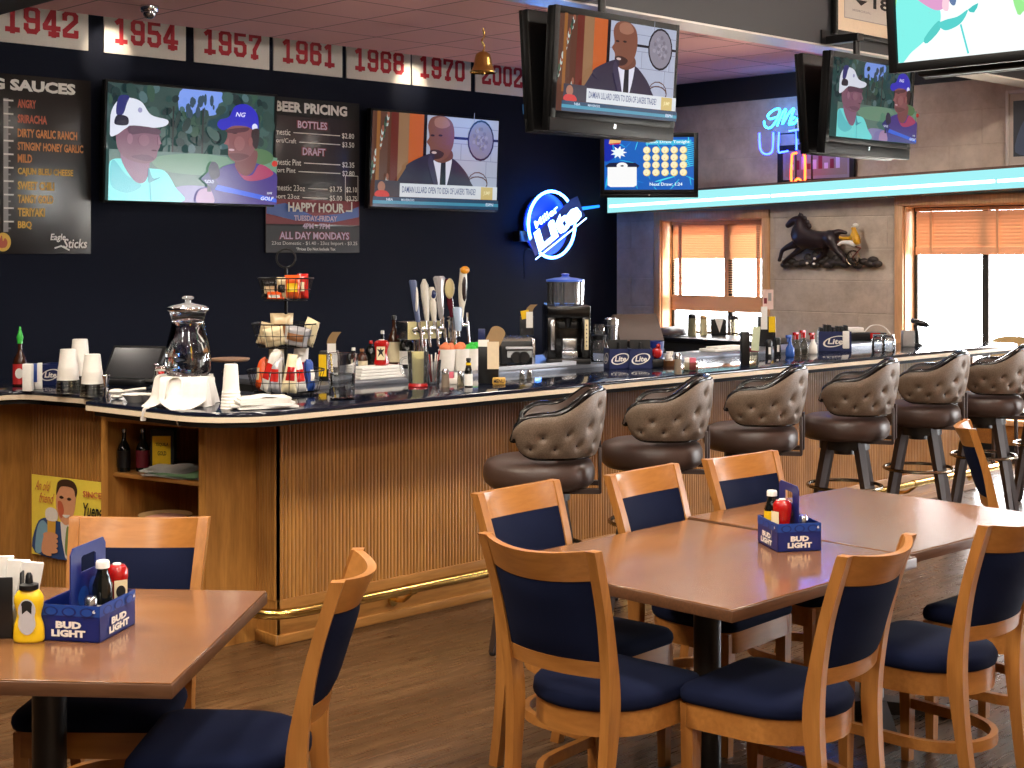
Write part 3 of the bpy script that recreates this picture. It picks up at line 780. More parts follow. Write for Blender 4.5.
    q.t('LIVE', 15.2, .95, .5, .16, (240, 240, 250)); q.t('GOLF', 14.9, .5, 1.3, .3, (236, 240, 255), slant=.25)
    q.p([(8.0, 0), (8.1, .9), (8.9, 1.2), (9.4, .9), (9.6, 0)], (168, 126, 168)); q.r(8.95, .9, 9.3, 1.6, (24, 24, 50)); q.p([(8.3, 1.9), (9.0, 2.5), (10.0, 1.6), (9.6, 1.0)], (34, 36, 110), 0); q.p([(9.0, 2.6), (9.3, 3.3), (9.9, 3.1), (10.1, 2.2), (9.4, 1.9)], (24, 22, 60)); q.t('GOLF', 9.2, 1.72, .9, .26, (226, 230, 255), slant=-.5)
    q.e(15.6, 3.4, .3, .25, (200, 50, 40))
def pic_news(q):
    q.r(0, 0, 16, 9, (96, 62, 50))
    for i in range(40):
        x = (i * .37) % 2.2; y = 2.3 + (i * 1.13) % 6.5; q.e(x, y, .16, .35, [(70, 96, 76), (196, 206, 200), (48, 60, 56), (150, 90, 70)][i % 4], 8)
    q.r(.5, 1.8, .9, 9, (150, 96, 48)); q.r(2.2, 1.8, 3.1, 9, (104, 40, 32)); q.r(3.1, 1.8, 4.4, 9, (150, 112, 80)); q.r(4.4, 1.8, 6.2, 9, (196, 96, 46)); q.r(6.2, 1.8, 6.6, 9, (24, 20, 26))
    q.r(6.6, 1.6, 16, 9, (178, 184, 206))
    for y in (3.2, 4.8, 6.4, 8.0): q.r(6.6, y, 16, y + .07, (142, 146, 170))
    for i, (x, y) in enumerate(((8, 3.2), (11, 4.8), (9.4, 6.4), (14.4, 3.2), (12.6, 8), (15, 4.8), (14.9, 6.4))): q.r(x, y, x + .07, y + 1.6, (142, 146, 170))
    q.r(10, 6.85, 16, 7.1, (30, 26, 36)); q.e(13.6, 6.9, 1.78, 2.05, (34, 28, 38)); q.e(13.6, 6.9, 1.6, 1.85, (142, 136, 150))
    for i in range(24): q.e(13.6 + math.cos(i * 2.4) * 1.2 * (i % 5) / 5, 6.9 + math.sin(i * 2.4) * 1.4 * (i % 5) / 5, .22, .2, (124, 118, 132) if i % 2 else (158, 152, 166), 8)
    for i in range(7): q.ln([(13.2 + 1.3 * math.cos(a * .45 + i), 2.6 + 1.1 * math.sin(a * .45 + i) * (1 if i % 2 else .6)) for a in range(8)], .1, (92, 58, 50))
    q.p([(3.2, 1), (3.8, 3.6), (5.2, 4.4), (7.4, 5.0), (9.6, 5.0), (11.2, 4.0), (12.2, 2.8), (12.6, 1)], (46, 38, 62)); q.p([(7.2, 4.9), (8.0, 2.0), (9.0, 2.0), (9.7, 5.0), (8.6, 5.3)], (226, 224, 240)); q.p([(8.3, 4.6), (8.2, 2), (9.0, 2), (8.9, 4.6)], (22, 22, 36), 0)
    q.p([(7.0, 5.0), (7.4, 5.6), (9.4, 5.8), (9.8, 5.0), (8.8, 4.5), (7.8, 4.5)], (110, 66, 52))
    q.p([(6.5, 8.0), (7.0, 8.8), (8.4, 9.0), (9.5, 8.5), (9.9, 7.4), (9.7, 6.0), (9.0, 5.0), (7.9, 4.6), (7.0, 5.1), (6.8, 5.9), (6.4, 6.4), (6.7, 6.9)], (126, 78, 62)); q.p([(7.4, 8.7), (8.6, 8.9), (9.3, 8.2), (8.4, 7.8), (7.4, 8.0)], (162, 112, 92))
    q.e(7.1, 7.05, .26, .1, (40, 24, 26)); q.e(8.1, 7.1, .26, .1, (40, 24, 26)); q.p([(6.8, 5.5), (7.6, 5.7), (8.6, 5.4), (8.2, 4.9), (7.2, 4.8)], (62, 36, 34)); q.e(7.35, 5.4, .32, .12, (216, 190, 184))
    q.p([(6.9, 5.3), (3.9, 4.0), (5.2, 3.2), (7.3, 4.6)], (46, 38, 62)); q.p([(7.1, 5.0), (8.0, 2.2), (7.5, 2.2), (6.6, 4.4)], (60, 52, 80))
    q.r(.2, 1.0, 3.2, 2.5, (60, 56, 70)); q.e(1.0, 1.9, .45, .5, (170, 116, 96)); q.p([(.3, 1), (.5, 1.5), (1.6, 1.5), (1.9, 1)], (210, 60, 60))
    q.r(3.2, 1.0, 15.8, 2.3, (226, 230, 236)); q.t('DAMIAN LILLARD OPEN TO IDEA OF LAKERS TRADE?', 8.2, 1.72, 9.4, .62, (60, 76, 130), bold=.01)
    q.r(13.6, 1.0, 15.2, 2.25, (216, 190, 120)); q.t('JUMP', 14.4, 1.62, .9, .45, (250, 236, 180)); q.r(0, 0, 16, .95, (38, 72, 104)); q.r(0, .3, 16, .6, (66, 150, 180)); q.t('NBA', 2.0, .72, .8, .24, (200, 220, 240)); q.t('MAVERICKS', 4.2, .72, 1.6, .22, (200, 220, 240)); q.t('ESPN', 14.8, .5, 1.0, .3, (220, 230, 250))
def pic_keno(q):
    q.r(0, 0, 16, 9, (16, 96, 190))
    rn = random.Random(5)
    q.p([(0, 5), (0, 9), (3, 9), (2.2, 6)], (12, 40, 170))
    for i in range(34):
        a = rn.uniform(0, 6.3); x = rn.uniform(0, 16); y = rn.uniform(0, 9)
        q.e(x, y, rn.uniform(.6, 2.0), rn.uniform(.06, .16), rn.choice([(30, 150, 220), (40, 190, 230), (20, 120, 210), (70, 220, 240)]), 10, a)
    for i in range(12): q.e(15, 4 + i * .35, 1.2, .08, (60, 210, 236), 8, .2)
    q.r(7.4, 7.7, 15.5, 8.5, (60, 190, 226)); q.t('Keno Draw Tonight', 11.4, 8.1, 7.6, .62, (236, 252, 255))
    q.p([(.8, 7.9), (1.1, 8.9), (3.2, 8.8), (2.9, 8.1)], (236, 190, 120), 0); q.p([(1.0, 7.9), (2.9, 8.1), (2.9, 7.85), (1.0, 7.7)], (206, 60, 60), 0)
    st = []
    for i in range(18): r_ = 1.5 if i % 2 == 0 else .8; st.append((2.6 + r_ * math.cos(i * PI / 9), 6.4 + .75 * r_ * math.sin(i * PI / 9)))
    q.p(st, (240, 250, 255), 0)
    q.p([(.7, 3.6), (.9, 4.6), (5.6, 4.6), (5.8, 3.6)], (18, 26, 60), 2); q.p([(.6, .8), (.6, 3.9), (5.8, 3.9), (5.8, .8), (5.3, .5), (1.1, .5)], (250, 250, 250), 0); q.e(3.2, 4.1, 1.0, .6, (250, 250, 250), 14); q.e(3.2, 4.1, .3, .15, (60, 60, 70), 10)
    for i in range(5):
        for j in range(4):
            x, y = 7.6 + i * 1.62, 6.75 - j * 1.27; q.e(x, y, .66, .62, (240, 216, 120), 18); q.e(x - .06, y + .05, .55, .52, (252, 240, 196), 18); q.e(x - .1, y - .15, .1, .06, (226, 170, 60), 8)
    q.t('Next Draw: 1:24', 11.0, .95, 5.8, .56, (226, 248, 255))
def pic_close(q):
    q.r(0, 0, 16, 9, (150, 226, 140)); q.p([(0, 9), (0, 4.2), (1.5, 4.6), (3, 9)], (90, 160, 96)); q.p([(6.5, 9), (6.8, 4.4), (8.6, 2.4), (16, 3.4), (16, 9)], (168, 236, 160), 0)
    q.p([(0, 0), (.05, 3.4), (.7, 4.2), (2.6, 3.4), (4.4, 4.6), (6.0, 4.7), (7.4, 3.9), (8.0, 2.0), (8.8, 2.2), (12, 1.6), (16, 2.2), (16, 0)], (240, 250, 248), 3)
    q.p([(.05, .1), (.05, 3.4), (.7, 4.3), (1.9, 3.5), (3.0, 2.9), (2.9, 1.8), (2.0, 1.2), (1.0, .6)], (124, 230, 222)); q.p([(1.9, 1.3), (2.1, 1.0), (3.0, 1.7), (2.9, 2.2)], (84, 196, 190), 3)
    q.p([(.6, 9), (.5, 5.6), (.9, 4.2), (2.2, 3.1), (3.1, 2.8), (3.8, 3.4), (4.1, 5.0), (4.2, 9)], (214, 152, 196)); q.p([(3.2, 3.0), (3.6, 2.7), (3.7, 3.6), (3.9, 4.6), (3.6, 4.4)], (244, 200, 214)); q.p([(3.7, 3.3), (4.1, 3.0), (4.3, 4.4), (4.0, 4.6)], (96, 120, 160))
    q.p([(2.9, 2.0), (3.4, 1.6), (4.4, 1.9), (4.9, 2.6), (4.2, 2.3), (3.4, 2.2)], (84, 200, 196)); q.ln([(4.4, 1.8), (4.8, .2)], .12, (90, 206, 204)); q.p([(4.9, 2.6), (5.6, 2.9), (5.3, 2.4)], (70, 190, 186), 2)
def make_tv(w, h, pic, gain=1.0, soundbar=0, bez=.03, tilt=0, flip=False):
    """local origin at the picture's centre; the screen faces local -y"""
    root = empty('television', (0, 0, 0)); Mt = RX(math.radians(tilt))
    b = MB(); b.M = Mt; b.box(-w / 2 - bez, w / 2 + bez, .0, .05, -h / 2 - bez - soundbar, h / 2 + bez, bev=.012); b.box(-w * .32, w * .32, .05, .09, -h * .3, h * .3, bev=.015); b.build('casing', M['tv_black'], root)
    b = MB(); b.M = Mt; x, z = w / 2 + bez, h / 2 + bez
    for a in ((-x, -w / 2 + .002, -z, z), (w / 2 - .002, x, -z, z), (-w / 2, w / 2, -z, -h / 2 + .002), (-w / 2, w / 2, h / 2 - .002, z)): b.box(a[0], a[1], -.016, .002, a[2], a[3], bev=.004)
    if soundbar: b.box(-x, x, -.014, .002, -z - soundbar, -z + .002, bev=.006); b.box(-.01, .01, -.016, -.013, -z - soundbar * .45, -z - soundbar * .1, 1)
    b.build('bezel', [M['tv_black'], M['steel']], root)
    q = Scr(w, h, Mt, gain); pic(q); q.build('screen', root)
    return root
def tv_on_wall(px, pic, ry, lab, gain):
    xl, zt = on_y(px[0], px[1], ry); xr, zb = on_y(px[2], px[3], ry)
    t = make_tv(xr - xl - .04, (zt - zb) - .04, pic, gain, 0, .02, 3); t.location = ((xl + xr) / 2, ry, (zt + zb) / 2)
    b = MB(); b.box(-.2, .2, .05, Y1 - ry, -.15, .15); b.build('wall_mount', M['black'], t)
    return tag(t, lab, 'television', 'televisions')
tv_on_wall((103, 79, 275, 207), pic_golf, Y1 - .12, 'wall television showing two capped golfers, between the sauce board and the beer price board', .95)
tv_on_wall((368.5, 108, 497, 212), pic_news, Y1 - .12, 'wall television on the navy wall showing a suited bald newsreader', .8)
def hung(cx, cy, cz, rz, w, h, pic, gain, lab, twin_lab, zc, sb=.07, gap=.22, tilt=4, twin_shift=0, reach=0):
    t = make_tv(w, h, pic, gain, sb, .035, tilt); t.location = (cx, cy, cz); t.rotation_euler.z = rz
    b = MB(); top = zc - cz; b.cyl((.0, gap / 2, -.05), (.0, gap / 2, top), .022, n=12); b.box(-.12, .12, .08, gap - .08, -.08, .08)
    if reach: b.box(-.035, .035, gap / 2 - .03, reach, top - .02, top + .03); b.box(-.08, .08, reach - .012, reach, top - .02, top + .07)
    else: b.box(-.09, .09, gap / 2 - .09, gap / 2 + .09, top - .012, top)
    b.build('ceiling_mount', M['black'], t)
    tag(t, lab, 'television', 'televisions')
    u = make_tv(w, h, pic_news, gain, sb, .035, tilt); u.rotation_euler.z = rz + PI
    off = RZ(rz) @ VEC((twin_shift, gap, 0)); u.location = (cx + off.x, cy + off.y, cz); tag(u, twin_lab, 'television', 'televisions')
    return t
# over the bar, screens toward the tables
def hang_px(p, ry):
    xl, zt = on_y(p[0], p[1], ry); xr, zb = on_y(p[2], p[3], ry); return xl, xr, zt, zb
xl, xr, zt, zb = hang_px((551, 4.5, 675, 141), 5.14)
hA = zt - zb
hung((xl + xr) / 2, 5.14, (zt + zb) / 2 + .035, 0, xr - xl - .07, hA - .14, pic_news, .95, 'black hanging television with a newsreader, lamp glints on its screen, over the bar', 'black television hung back to back behind the newsreader screen, showing only its dark shell', 3.14, reach=.26, gap=.2, twin_shift=0)
xl, xr, zt, zb = hang_px((826, 50, 911, 160), 5.08)
hung((xl + xr) / 2, 5.08, (zt + zb) / 2 + .035, 0, xr - xl - .07, zt - zb - .14, pic_golf, .8, 'black hanging television showing the golfers, beneath the framed jersey number', 'black television hung back to back behind the smaller golfer screen, dark shell only', 3.14, reach=.32, gap=.2, twin_shift=0)
# big one at the upper right, facing the room's left
yl, zb_ = on_x(888, 79.6, 5.0)
t = hung(5.0, yl - .53, zb_ + .36, -PI / 2, 1.0, .60, pic_close, 1.15, 'large black television at the upper right showing a pale green golf shirt close up', 'black television back to back with the shirt close-up, only its lower edge in view', 3.85, sb=0, gap=.3, tilt=5)
# keno monitor in the far corner
cX, cY = 1.245, 13.176; x, y = plan(cX, cY)
t = make_tv(.812, .478, pic_keno, 1.0, .033, .038, 2); t.location = (x, y, 1.75 + (254 - 163.5) * 13.176 / 1450); t.rotation_euler.z = -ALPHA - .08
tag(t, 'small monitor with blue lottery balls in the far corner above the glowing ledge', 'television', 'televisions')
b = MB(); b.cyl((0, .09, -.1), (0, .09, .86), .02, n=12); b.build('ceiling_mount', M['black'], t)

# ---- championship banners
RED = flat('banner_red', (176, 30, 44), .7); BAN = flat('banner_white', (226, 220, 212), .8)
DIG = {'1': [[(.52, 0), (.52, 1.5)], [(.18, .12), (.86, .12)], [(.2, 1.18), (.5, 1.4)]],
       '9': [[(.84, .72), (.3, .72), (.15, .88), (.15, 1.22), (.3, 1.38), (.7, 1.38), (.85, 1.22), (.85, .28), (.7, .12), (.3, .12), (.15, .28), (.15, .45)]],
       '4': [[(.66, 0), (.66, 1.5)], [(.62, 1.42), (.12, .55), (.12, .42), (.98, .42)], [(.42, .1), (.92, .1)]],
       '2': [[(.15, 1.02), (.15, 1.22), (.3, 1.38), (.7, 1.38), (.85, 1.22), (.85, .95), (.17, .35), (.17, .12), (.88, .12), (.88, .34)]],
       '5': [[(.85, 1.38), (.17, 1.38), (.17, .84), (.7, .84), (.85, .68), (.85, .28), (.7, .12), (.3, .12), (.15, .28), (.15, .45)]],
       '7': [[(.14, 1.12), (.14, 1.38), (.85, 1.38), (.85, 1.18), (.45, .5), (.45, 0)], [(.25, .1), (.66, .1)]],
       '6': [[(.85, 1.06), (.85, 1.22), (.7, 1.38), (.3, 1.38), (.15, 1.22), (.15, .28), (.3, .12), (.7, .12), (.85, .28), (.85, .66), (.7, .8), (.17, .8)]],
       '8': [[(.3, .78), (.15, .92), (.15, 1.22), (.3, 1.38), (.7, 1.38), (.85, 1.22), (.85, .92), (.7, .78), (.3, .78), (.15, .64), (.15, .28), (.3, .12), (.7, .12), (.85, .28), (.85, .64), (.7, .78)]],
       '0': [[(.3, .12), (.15, .28), (.15, 1.22), (.3, 1.38), (.7, 1.38), (.85, 1.22), (.85, .28), (.7, .12), (.3, .12)]]}
for yr, a, c, e in (('1942', -8, 88.5, 0), ('1954', 104, 186, 1), ('1957', 194, 269.5, 2), ('1961', 273.5, 342.5, 3), ('1968', 346.5, 410.8, 4), ('1970', 412.4, 471, 5), ('2002', 475.5, 528, 6)):
    ry = Y1 - .014; xa, _ = on_y(a, 60, ry); xb, _ = on_y(c, 60, ry); wd = xb - xa; z0 = 3.333
    o = empty('banner_sign', ((xa + xb) / 2, ry, z0), 0, 'white banner with red number %s high on the navy wall' % yr, 'banner', 'championship year banners')
    b = MB(); b.box(-wd / 2, wd / 2, 0, .012, 0, .5, bev=.003); b.build('board', BAN, o)
    q = Pic(z0=.001); n = 4; dw = wd * .80 / 4
    for i, ch in enumerate(yr):
        for ln in DIG[ch]: q.line([(-wd * .40 + i * dw + dw * .08 + x * dw * .84, .084 + y_ * .138) for x, y_ in ln], dw * .25, RED)
    q.build('numerals', o)
# ---- sauce board
BRD = flat('sign_dark', (44, 40, 38), .25); WHT = flat('sign_white', (232, 230, 224), .5); YEL = flat('sign_yellow', (222, 176, 60), .5); ORG = flat('sign_orange', (206, 130, 62), .5); RDO = flat('sign_rust', (186, 84, 50), .5); GRY = flat('sign_grey', (150, 148, 146), .5); MAR = flat('sign_maroon', (120, 28, 44), .5); SBL = flat('sign_blue', (58, 92, 170), .4); LAV = flat('sign_lavender', (206, 190, 214), .5)
ry = Y1 - .017
class WallSign(Pic):
    def __init__(s, name, p0, p1, lab, cat='sign'):
        xa, zt = on_y(p0[0], p0[1], ry); xb, zb = on_y(p1[0], p1[1], ry); s.cx, s.cz = (xa + xb) / 2, (zt + zb) / 2
        s.root = empty(name, (s.cx, ry, s.cz), 0, lab, cat); s.W, s.H = xb - xa, zt - zb
        super().__init__(z0=.0); b = MB(); b.box(-s.W / 2, s.W / 2, 0, .015, -s.H / 2, s.H / 2, bev=.004); s.board = b
    def q(s, px, py): x, z = on_y(px, py, ry); return x - s.cx, z - s.cz
    def T(s, t, px0, px1, py, hpx, m, **k):
        x0, z = s.q(px0, py); x1, _ = s.q(px1, py); _, z1 = s.q((px0 + px1) / 2, py - hpx); _, z2 = s.q((px0 + px1) / 2, py)
        return s.text(t, (x0 + x1) / 2, s.q((px0 + px1) / 2, py)[1], x1 - x0, z1 - z2, m, **k)
g = WallSign('sauce_sign', (-75, 66), (91, 254), 'dark wing sauces board with orange and yellow list at the left edge', 'sign')
g.board.build('board', BRD, g.root)
g.T('WING SAUCES', -52, 75.5, 84.5, 11.5, WHT, bold=.05)
for t, x1, y, m in (('ANGRY', 36, 104, RDO), ('SRIRACHA', 47, 119.5, RDO), ('DIRTY GARLIC RANCH', 77, 134.5, ORG), ("STINGIN' HONEY GARLIC", 83, 147.5, ORG), ('MILD', 32, 158.5, ORG), ('CAJUN BLEU CHEESE', 73, 173, YEL), ('SWEET CHILI', 54, 186, YEL), ('TANGY GOLD', 53, 199.3, YEL), ('TERIYAKI', 44.5, 212.3, YEL), ('BBQ', 31.5, 225.3, YEL)): g.T(t, 17.5, x1, y, 8.6, m, bold=.035)
xa, za = g.q(3, 98); xb, zb = g.q(8, 232); g.rect(xa, zb, xb, za, GRY)
for i in range(20):
    x0, z = g.q(3, 100 + i * 6.75); x1, _ = g.q(13 if i % 2 == 0 else 10, 100); g.rect(x0, z - .006, x1, z + .006, WHT if i % 2 == 0 else GRY)
x0, z0 = g.q(2, 242); g.ell(x0, z0, .062, .07, YEL); g.poly([(x0 - .03, z0 - .04), (x0 + .02, z0 - .04), (x0 + .035, z0), (x0 + .015, z0 + .03), (x0, z0 + .005), (x0 - .01, z0 + .05), (x0 - .03, z0)], RDO, 4)
g.T('Eagle', 49, 64, 238, 8.5, WHT, bold=.02, slant=.15); g.T('Sticks', 62, 85.5, 243.5, 9.5, WHT, bold=.02, slant=.15); g.line([g.q(54, 248), g.q(60, 246), g.q(68, 250)], .012, WHT)
g.build('lettering', g.root)
# ---- beer price board
g = WallSign('price_sign', (265.5, 95), (359.5, 253), 'beer price board with happy hour panel between the two wall televisions', 'sign')
g.board.build('board', flat('sign_charcoal', (60, 56, 58), .22), g.root)
W_, H_ = g.W, g.H
g.rect(-W_ / 2 + .004, H_ / 2 - .16, W_ / 2 - .004, H_ / 2 - .004, M['matte_black'])
g.rect(-W_ / 2 + .004, -H_ * .315, W_ / 2 - .004, -H_ * .155, MAR)
g.poly([(-W_ * .49, -H_ * .2), (-W_ * .3, -H_ * .18), (0, -H_ * .26), (.3 * W_, -H_ * .24), (.49 * W_, -H_ * .19), (.49 * W_, -H_ * .26), (.2 * W_, -H_ * .30), (-.2 * W_, -H_ * .29), (-.49 * W_, -H_ * .25)], SBL)
g.rect(-W_ / 2 + .004, -H_ / 2 + .004, W_ / 2 - .004, -H_ * .325, M['char'])
def L(t, u0, u1, v, h, m, **k): g.text(t, (u0 + u1) / 2 * W_ - W_ / 2, H_ / 2 - v * H_, (u1 - u0) * W_, h * H_, m, **k)
def rule(u0, u1, v): g.rect(u0 * W_ - W_ / 2, H_ / 2 - v * H_ - .004, u1 * W_ - W_ / 2, H_ / 2 - v * H_ + .004, WHT)
L('BEER PRICING', .1, .86, .062, .068, WHT, bold=.045)
for t, u0, u1, v in (('BOTTLES', .33, .64, .17), ('DRAFT', .38, .62, .342), ('ALL DAY MONDAYS', .14, .88, .888)):
    L(t, u0 - .012, u1 + .012, v, .056, MAR, bold=.09); L(t, u0, u1, v, .048, LAV, bold=.02)
for t, u0, u1, v, p, r1 in (('Domestic', .02, .25, .226, '$2.80', .78), ('Import/Craft', .02, .31, .285, '$3.50', .78), ('Domestic Pint', .02, .36, .418, '$2.35', .78), ('Import Pint', .02, .30, .475, '$2.80', .78), ('Domestic 23oz', .02, .40, .582, '$3.75', .64), ('Import 23oz', .02, .34, .642, '$5.00', .64)):
    L(t, u0, u1, v, .04, WHT, bold=.01); rule(u1 + .03, r1, v); L(p, r1 + .02, r1 + .155, v, .04, WHT, bold=.01)
L('$2.10', .84, .96, .582, .04, WHT, bold=.01); L('$3.75', .84, .96, .642, .04, WHT, bold=.01)
g.line([(W_ * .33, H_ * .012), (W_ * .33, -H_ * .148), (W_ * .47, -H_ * .15), (W_ * .47, H_ * .012), (W_ * .33, H_ * .012)], .006, WHT)
L('HAPPY HOUR', .22, .82, .705, .062, WHT, bold=.035); g.line([(W_ * .34, -H_ * .222), (W_ * .40, -H_ * .222), (W_ * .40, -H_ * .165)], .014, WHT); L('TUESDAY-FRIDAY', .28, .74, .775, .036, LAV, bold=.035); L('4PM - 7PM', .37, .66, .826, .036, LAV, bold=.035)
L('23oz Domestic - $1.40 - 23oz Import - $3.25', .05, .96, .94, .03, WHT, bold=.0); L('*Prices Do Not Include Tax', .3, .72, .974, .02, WHT)
g.build('lettering', g.root)

# ---- neon
NEW = emit((70, 140, 255), 26); NER = emit((255, 84, 34), 9); NEI = emit((150, 196, 255), 9)
xc, zc = on_y(552, 224.5, Y1 - .19); o = empty('round_neon_sign', (xc, Y1 - .19, zc), 0, 'round blue and white neon beer sign glowing on the navy wall', 'neon sign')
o.scale = (1.098,) * 3; RN = .305
b = MB(); b.tube([(RN * math.cos(a * PI / 20), 0, RN * math.sin(a * PI / 20)) for a in range(40)], .013, 8, closed=True); b.build('ring_tube', NEW, o)
b = MB(); b.lathe([(RN - .02, .0), (RN - .02, .02)], 40, M=T(0, .09, 0) @ RX(PI / 2)); b.build('backing_disc', flat('neon_blue_disc', (14, 70, 200), .3), o)
b = MB(); b.box(-.06, .06, .05, .15, -.22, -.12, bev=.01); b.build('transformer', M['black'], o)
b = MB(); b.box(-.36, -.24, .06, .15, -.16, -.06, bev=.01); b.build('transformer', M['black'], o)
q = Pic(RY(-.52), .001, .03)
q.poly([(-.36, -.13), (.40, -.13), (.40, .08), (.30, .10), (-.36, .03)], flat('neon_blue_panel', (20, 60, 190), .4)); q.text('Lite', .03, -.03, .66, .19, NEI, .055, slant=.12)
q.text('Miller', -.06, .115, .34, .07, NEI, .02, slant=.12)
q.line([(-.37, -.155), (.40, -.155)], .012, NEI)
q.build('name_tubes', o)
b = MB(); b.tube(smooth_path([(.24, 0, .13), (.4, .03, .15), (.52, .1, .165)], 5), .006, 6); b.tube(smooth_path([(-.22, 0, -.25), (-.3, .05, -.24), (-.24, .12, -.5)], 5), .005, 6); b.build('cable', M['black'], o)
b = MB(); b.cyl((.44, .06, .155), (.70, .06, .185), .016, .012, n=8); b.build('accent_tube', emit((30, 120, 255), 3), o)
# second neon: script over capitals with a red ribbon, standing on the ledge
rx = X1 - .20
def nx(px, py): y, z = on_x(px, py, rx); return y, z
yc, z0 = nx(798, 188); o = empty('script_neon_sign', (rx, yc, z0), -PI / 2, 'blue and white script neon sign with red ribbon, standing on the glowing ledge', 'neon sign')
def tubeset(lines, mat, name, r=.011):
    b = MB()
    for ln in lines:
        pts = []
        for px, py in ln:
            y, z = nx(px, py); pts.append((-(y - yc), 0, z - z0))
        b.tube(smooth_path(pts, 4) if len(pts) > 2 else pts, r, 7)
    b.build(name, mat, o)
tubeset([[(759.5, 133), (760, 147), (763, 153), (768, 154), (772.5, 150), (773.5, 132)], [(779, 132), (778.5, 151), (782, 152), (788, 151)], [(789, 131), (798.5, 129.5)], [(796.5, 131), (796.5, 150)],
         [(804, 150), (803.5, 129), (809, 127), (815, 129), (815, 137), (809, 140), (804, 140)], [(810, 140), (816, 149)], [(822, 148), (828, 126), (834, 147)], [(824.5, 141), (832, 140)]], emit((44, 70, 255), 14), 'capital_tubes', .0095)
tubeset([[(777, 117), (770, 119), (768, 115), (775, 109.5), (780, 110), (776, 121), (770, 128), (765, 126), (764, 121)], [(777, 126), (782, 114), (786, 109.5), (782.5, 124), (789, 113), (794, 109), (789, 124), (793, 122)], [(795, 117), (791, 120), (791, 124), (795, 123), (797, 118)],
         [(801, 117), (799, 122), (803, 123)], [(805, 121), (809, 107), (807, 121), (811, 115), (812, 121)], [(815, 119), (820, 115), (816, 114), (815, 120), (820, 120)], [(822, 119), (826, 104), (825, 119)], [(830, 113), (828, 118), (832, 119), (833, 113), (830, 113)], [(836, 103), (835, 118), (840, 116), (838, 111)]], emit((40, 150, 255), 14), 'script_tubes', .0095)
tubeset([[(796.5, 153), (793, 154), (791.8, 158), (791.6, 183), (798, 178.5), (804.5, 182), (804.8, 157), (803.5, 155)]], NER, 'ribbon_tube', .0105)
b = MB()
for px in (794, 810):
    y, z = nx(px, 160); b.cyl((-(y - yc), .03, .0), (-(y - yc), .03, 1.0 * (z - z0) + .42), .008, n=6)
y1, z1 = nx(776, 134); y2, z2 = nx(826, 133)
b.cyl((-(y1 - yc), .03, z1 - z0), (-(y2 - yc), .03, z1 - z0), .008, n=6)
b.build('stand_frame', M['black'], o)
# glowing ledge
lg = empty('light_ledge', (X1 - .012, 6.8, 2.2), 0, 'glowing pale blue fluorescent ledge running along the block wall above the windows', 'light ledge')
YA, YB = Y1 - .06, 2.8
def zl(y): return 2.186 + (YA - y) * (.1076 / 4.337) - 2.2
b = MB(); dp = .205
def slab(x0, x1, f0, f1):
    ring = lambda y: [(x0, y - 6.8, zl(y) + f0), (x1, y - 6.8, zl(y) + f0), (x1, y - 6.8, zl(y) + f1), (x0, y - 6.8, zl(y) + f1)]
    b.loft([ring(YA), ring(YB)])
slab(-dp, 0, .170, .192); slab(-dp + .0, 0, -.004, .0); b.build('ledge_board', flat('ledge_brown', (112, 84, 70), .7), lg)
b = MB(); slab(-.205, -.199, .0, .170); b.build('diffuser', emit((160, 236, 240), 1.1), lg)
b = MB(); ys = [YA - .03, 8.26, 5.95, 3.85, 2.9]
b = MB()
for ya, yb in zip(ys, ys[1:]):
    b.cyl((-.215, ya - .015 - 6.8, zl(ya) + .068), (-.215, yb + .015 - 6.8, zl(yb) + .068), .015, n=10)
b.build('lamp_tube', emit((200, 250, 255), 5), lg)
# ---- framed pictures
def framed(p0, p1, plane, axis, fw, mats, lab, art, depth=.03):
    if axis == 'y': xa, zt = on_y(p0[0], p0[1], plane); xb, zb = on_y(p1[0], p1[1], plane); loc = ((xa + xb) / 2, plane, (zt + zb) / 2); rz = 0; w = xb - xa
    else: ya, zt = on_x(p0[0], p0[1], plane); yb, zb = on_x(p1[0], p1[1], plane); loc = (plane, (ya + yb) / 2, (zt + zb) / 2); rz = -PI / 2; w = ya - yb
    h = zt - zb; o = empty('framed_picture', loc, rz, lab, 'picture', 'framed pictures'); b = MB()
    for a in ((-w / 2, -w / 2 + fw, -h / 2, h / 2), (w / 2 - fw, w / 2, -h / 2, h / 2), (-w / 2 + fw, w / 2 - fw, -h / 2, -h / 2 + fw), (-w / 2 + fw, w / 2 - fw, h / 2 - fw, h / 2)): b.box(a[0], a[1], -depth, 0, a[2], a[3], bev=.004)
    b.build('frame', mats[0], o); q = Pic(z0=.012); q.rect(-w / 2 + fw, -h / 2 + fw, w / 2 - fw, h / 2 - fw, mats[1]); art(q, w, h, fw); q.build('print', o); return o
def art_num(q, w, h, f):
    q.rect(-w * .36, -h * .31, w * .36, h * .4, GRY); q.rect(-w * .35, -h * .30, w * .35, h * .39, flat('sheet_grey', (196, 192, 184), .6)); q.text('18', .16 * w, -.09 * h, .24 * w, .13 * h, M['matte_black'], .03)
    q.poly([(-.22 * w, -.09 * h), (-.04 * w, -.09 * h), (-.13 * w, -.15 * h)], M['matte_black']); q.text('MEMORIAL', -.12 * w, -.21 * h, .26 * w, .025 * h, GRY)
framed((832, -62), (903, 47), 5.385, 'y', .03, (M['matte_black'], M['cream']), 'framed print with the number 18 on the dark bulkhead, partly behind the big television', art_num)
def art_skyline(q, w, h, f):
    q.rect(-w * .40, -h * .28, w * .40, h * .28, flat('print_taupe', (146, 128, 124), .6))
    for i in range(9): q.rect(-w * .34 + i * w * .075, -h * .12, -w * .29 + i * w * .075, h * (.02 + .09 * (i % 3)), MAR if i % 2 else LAV)
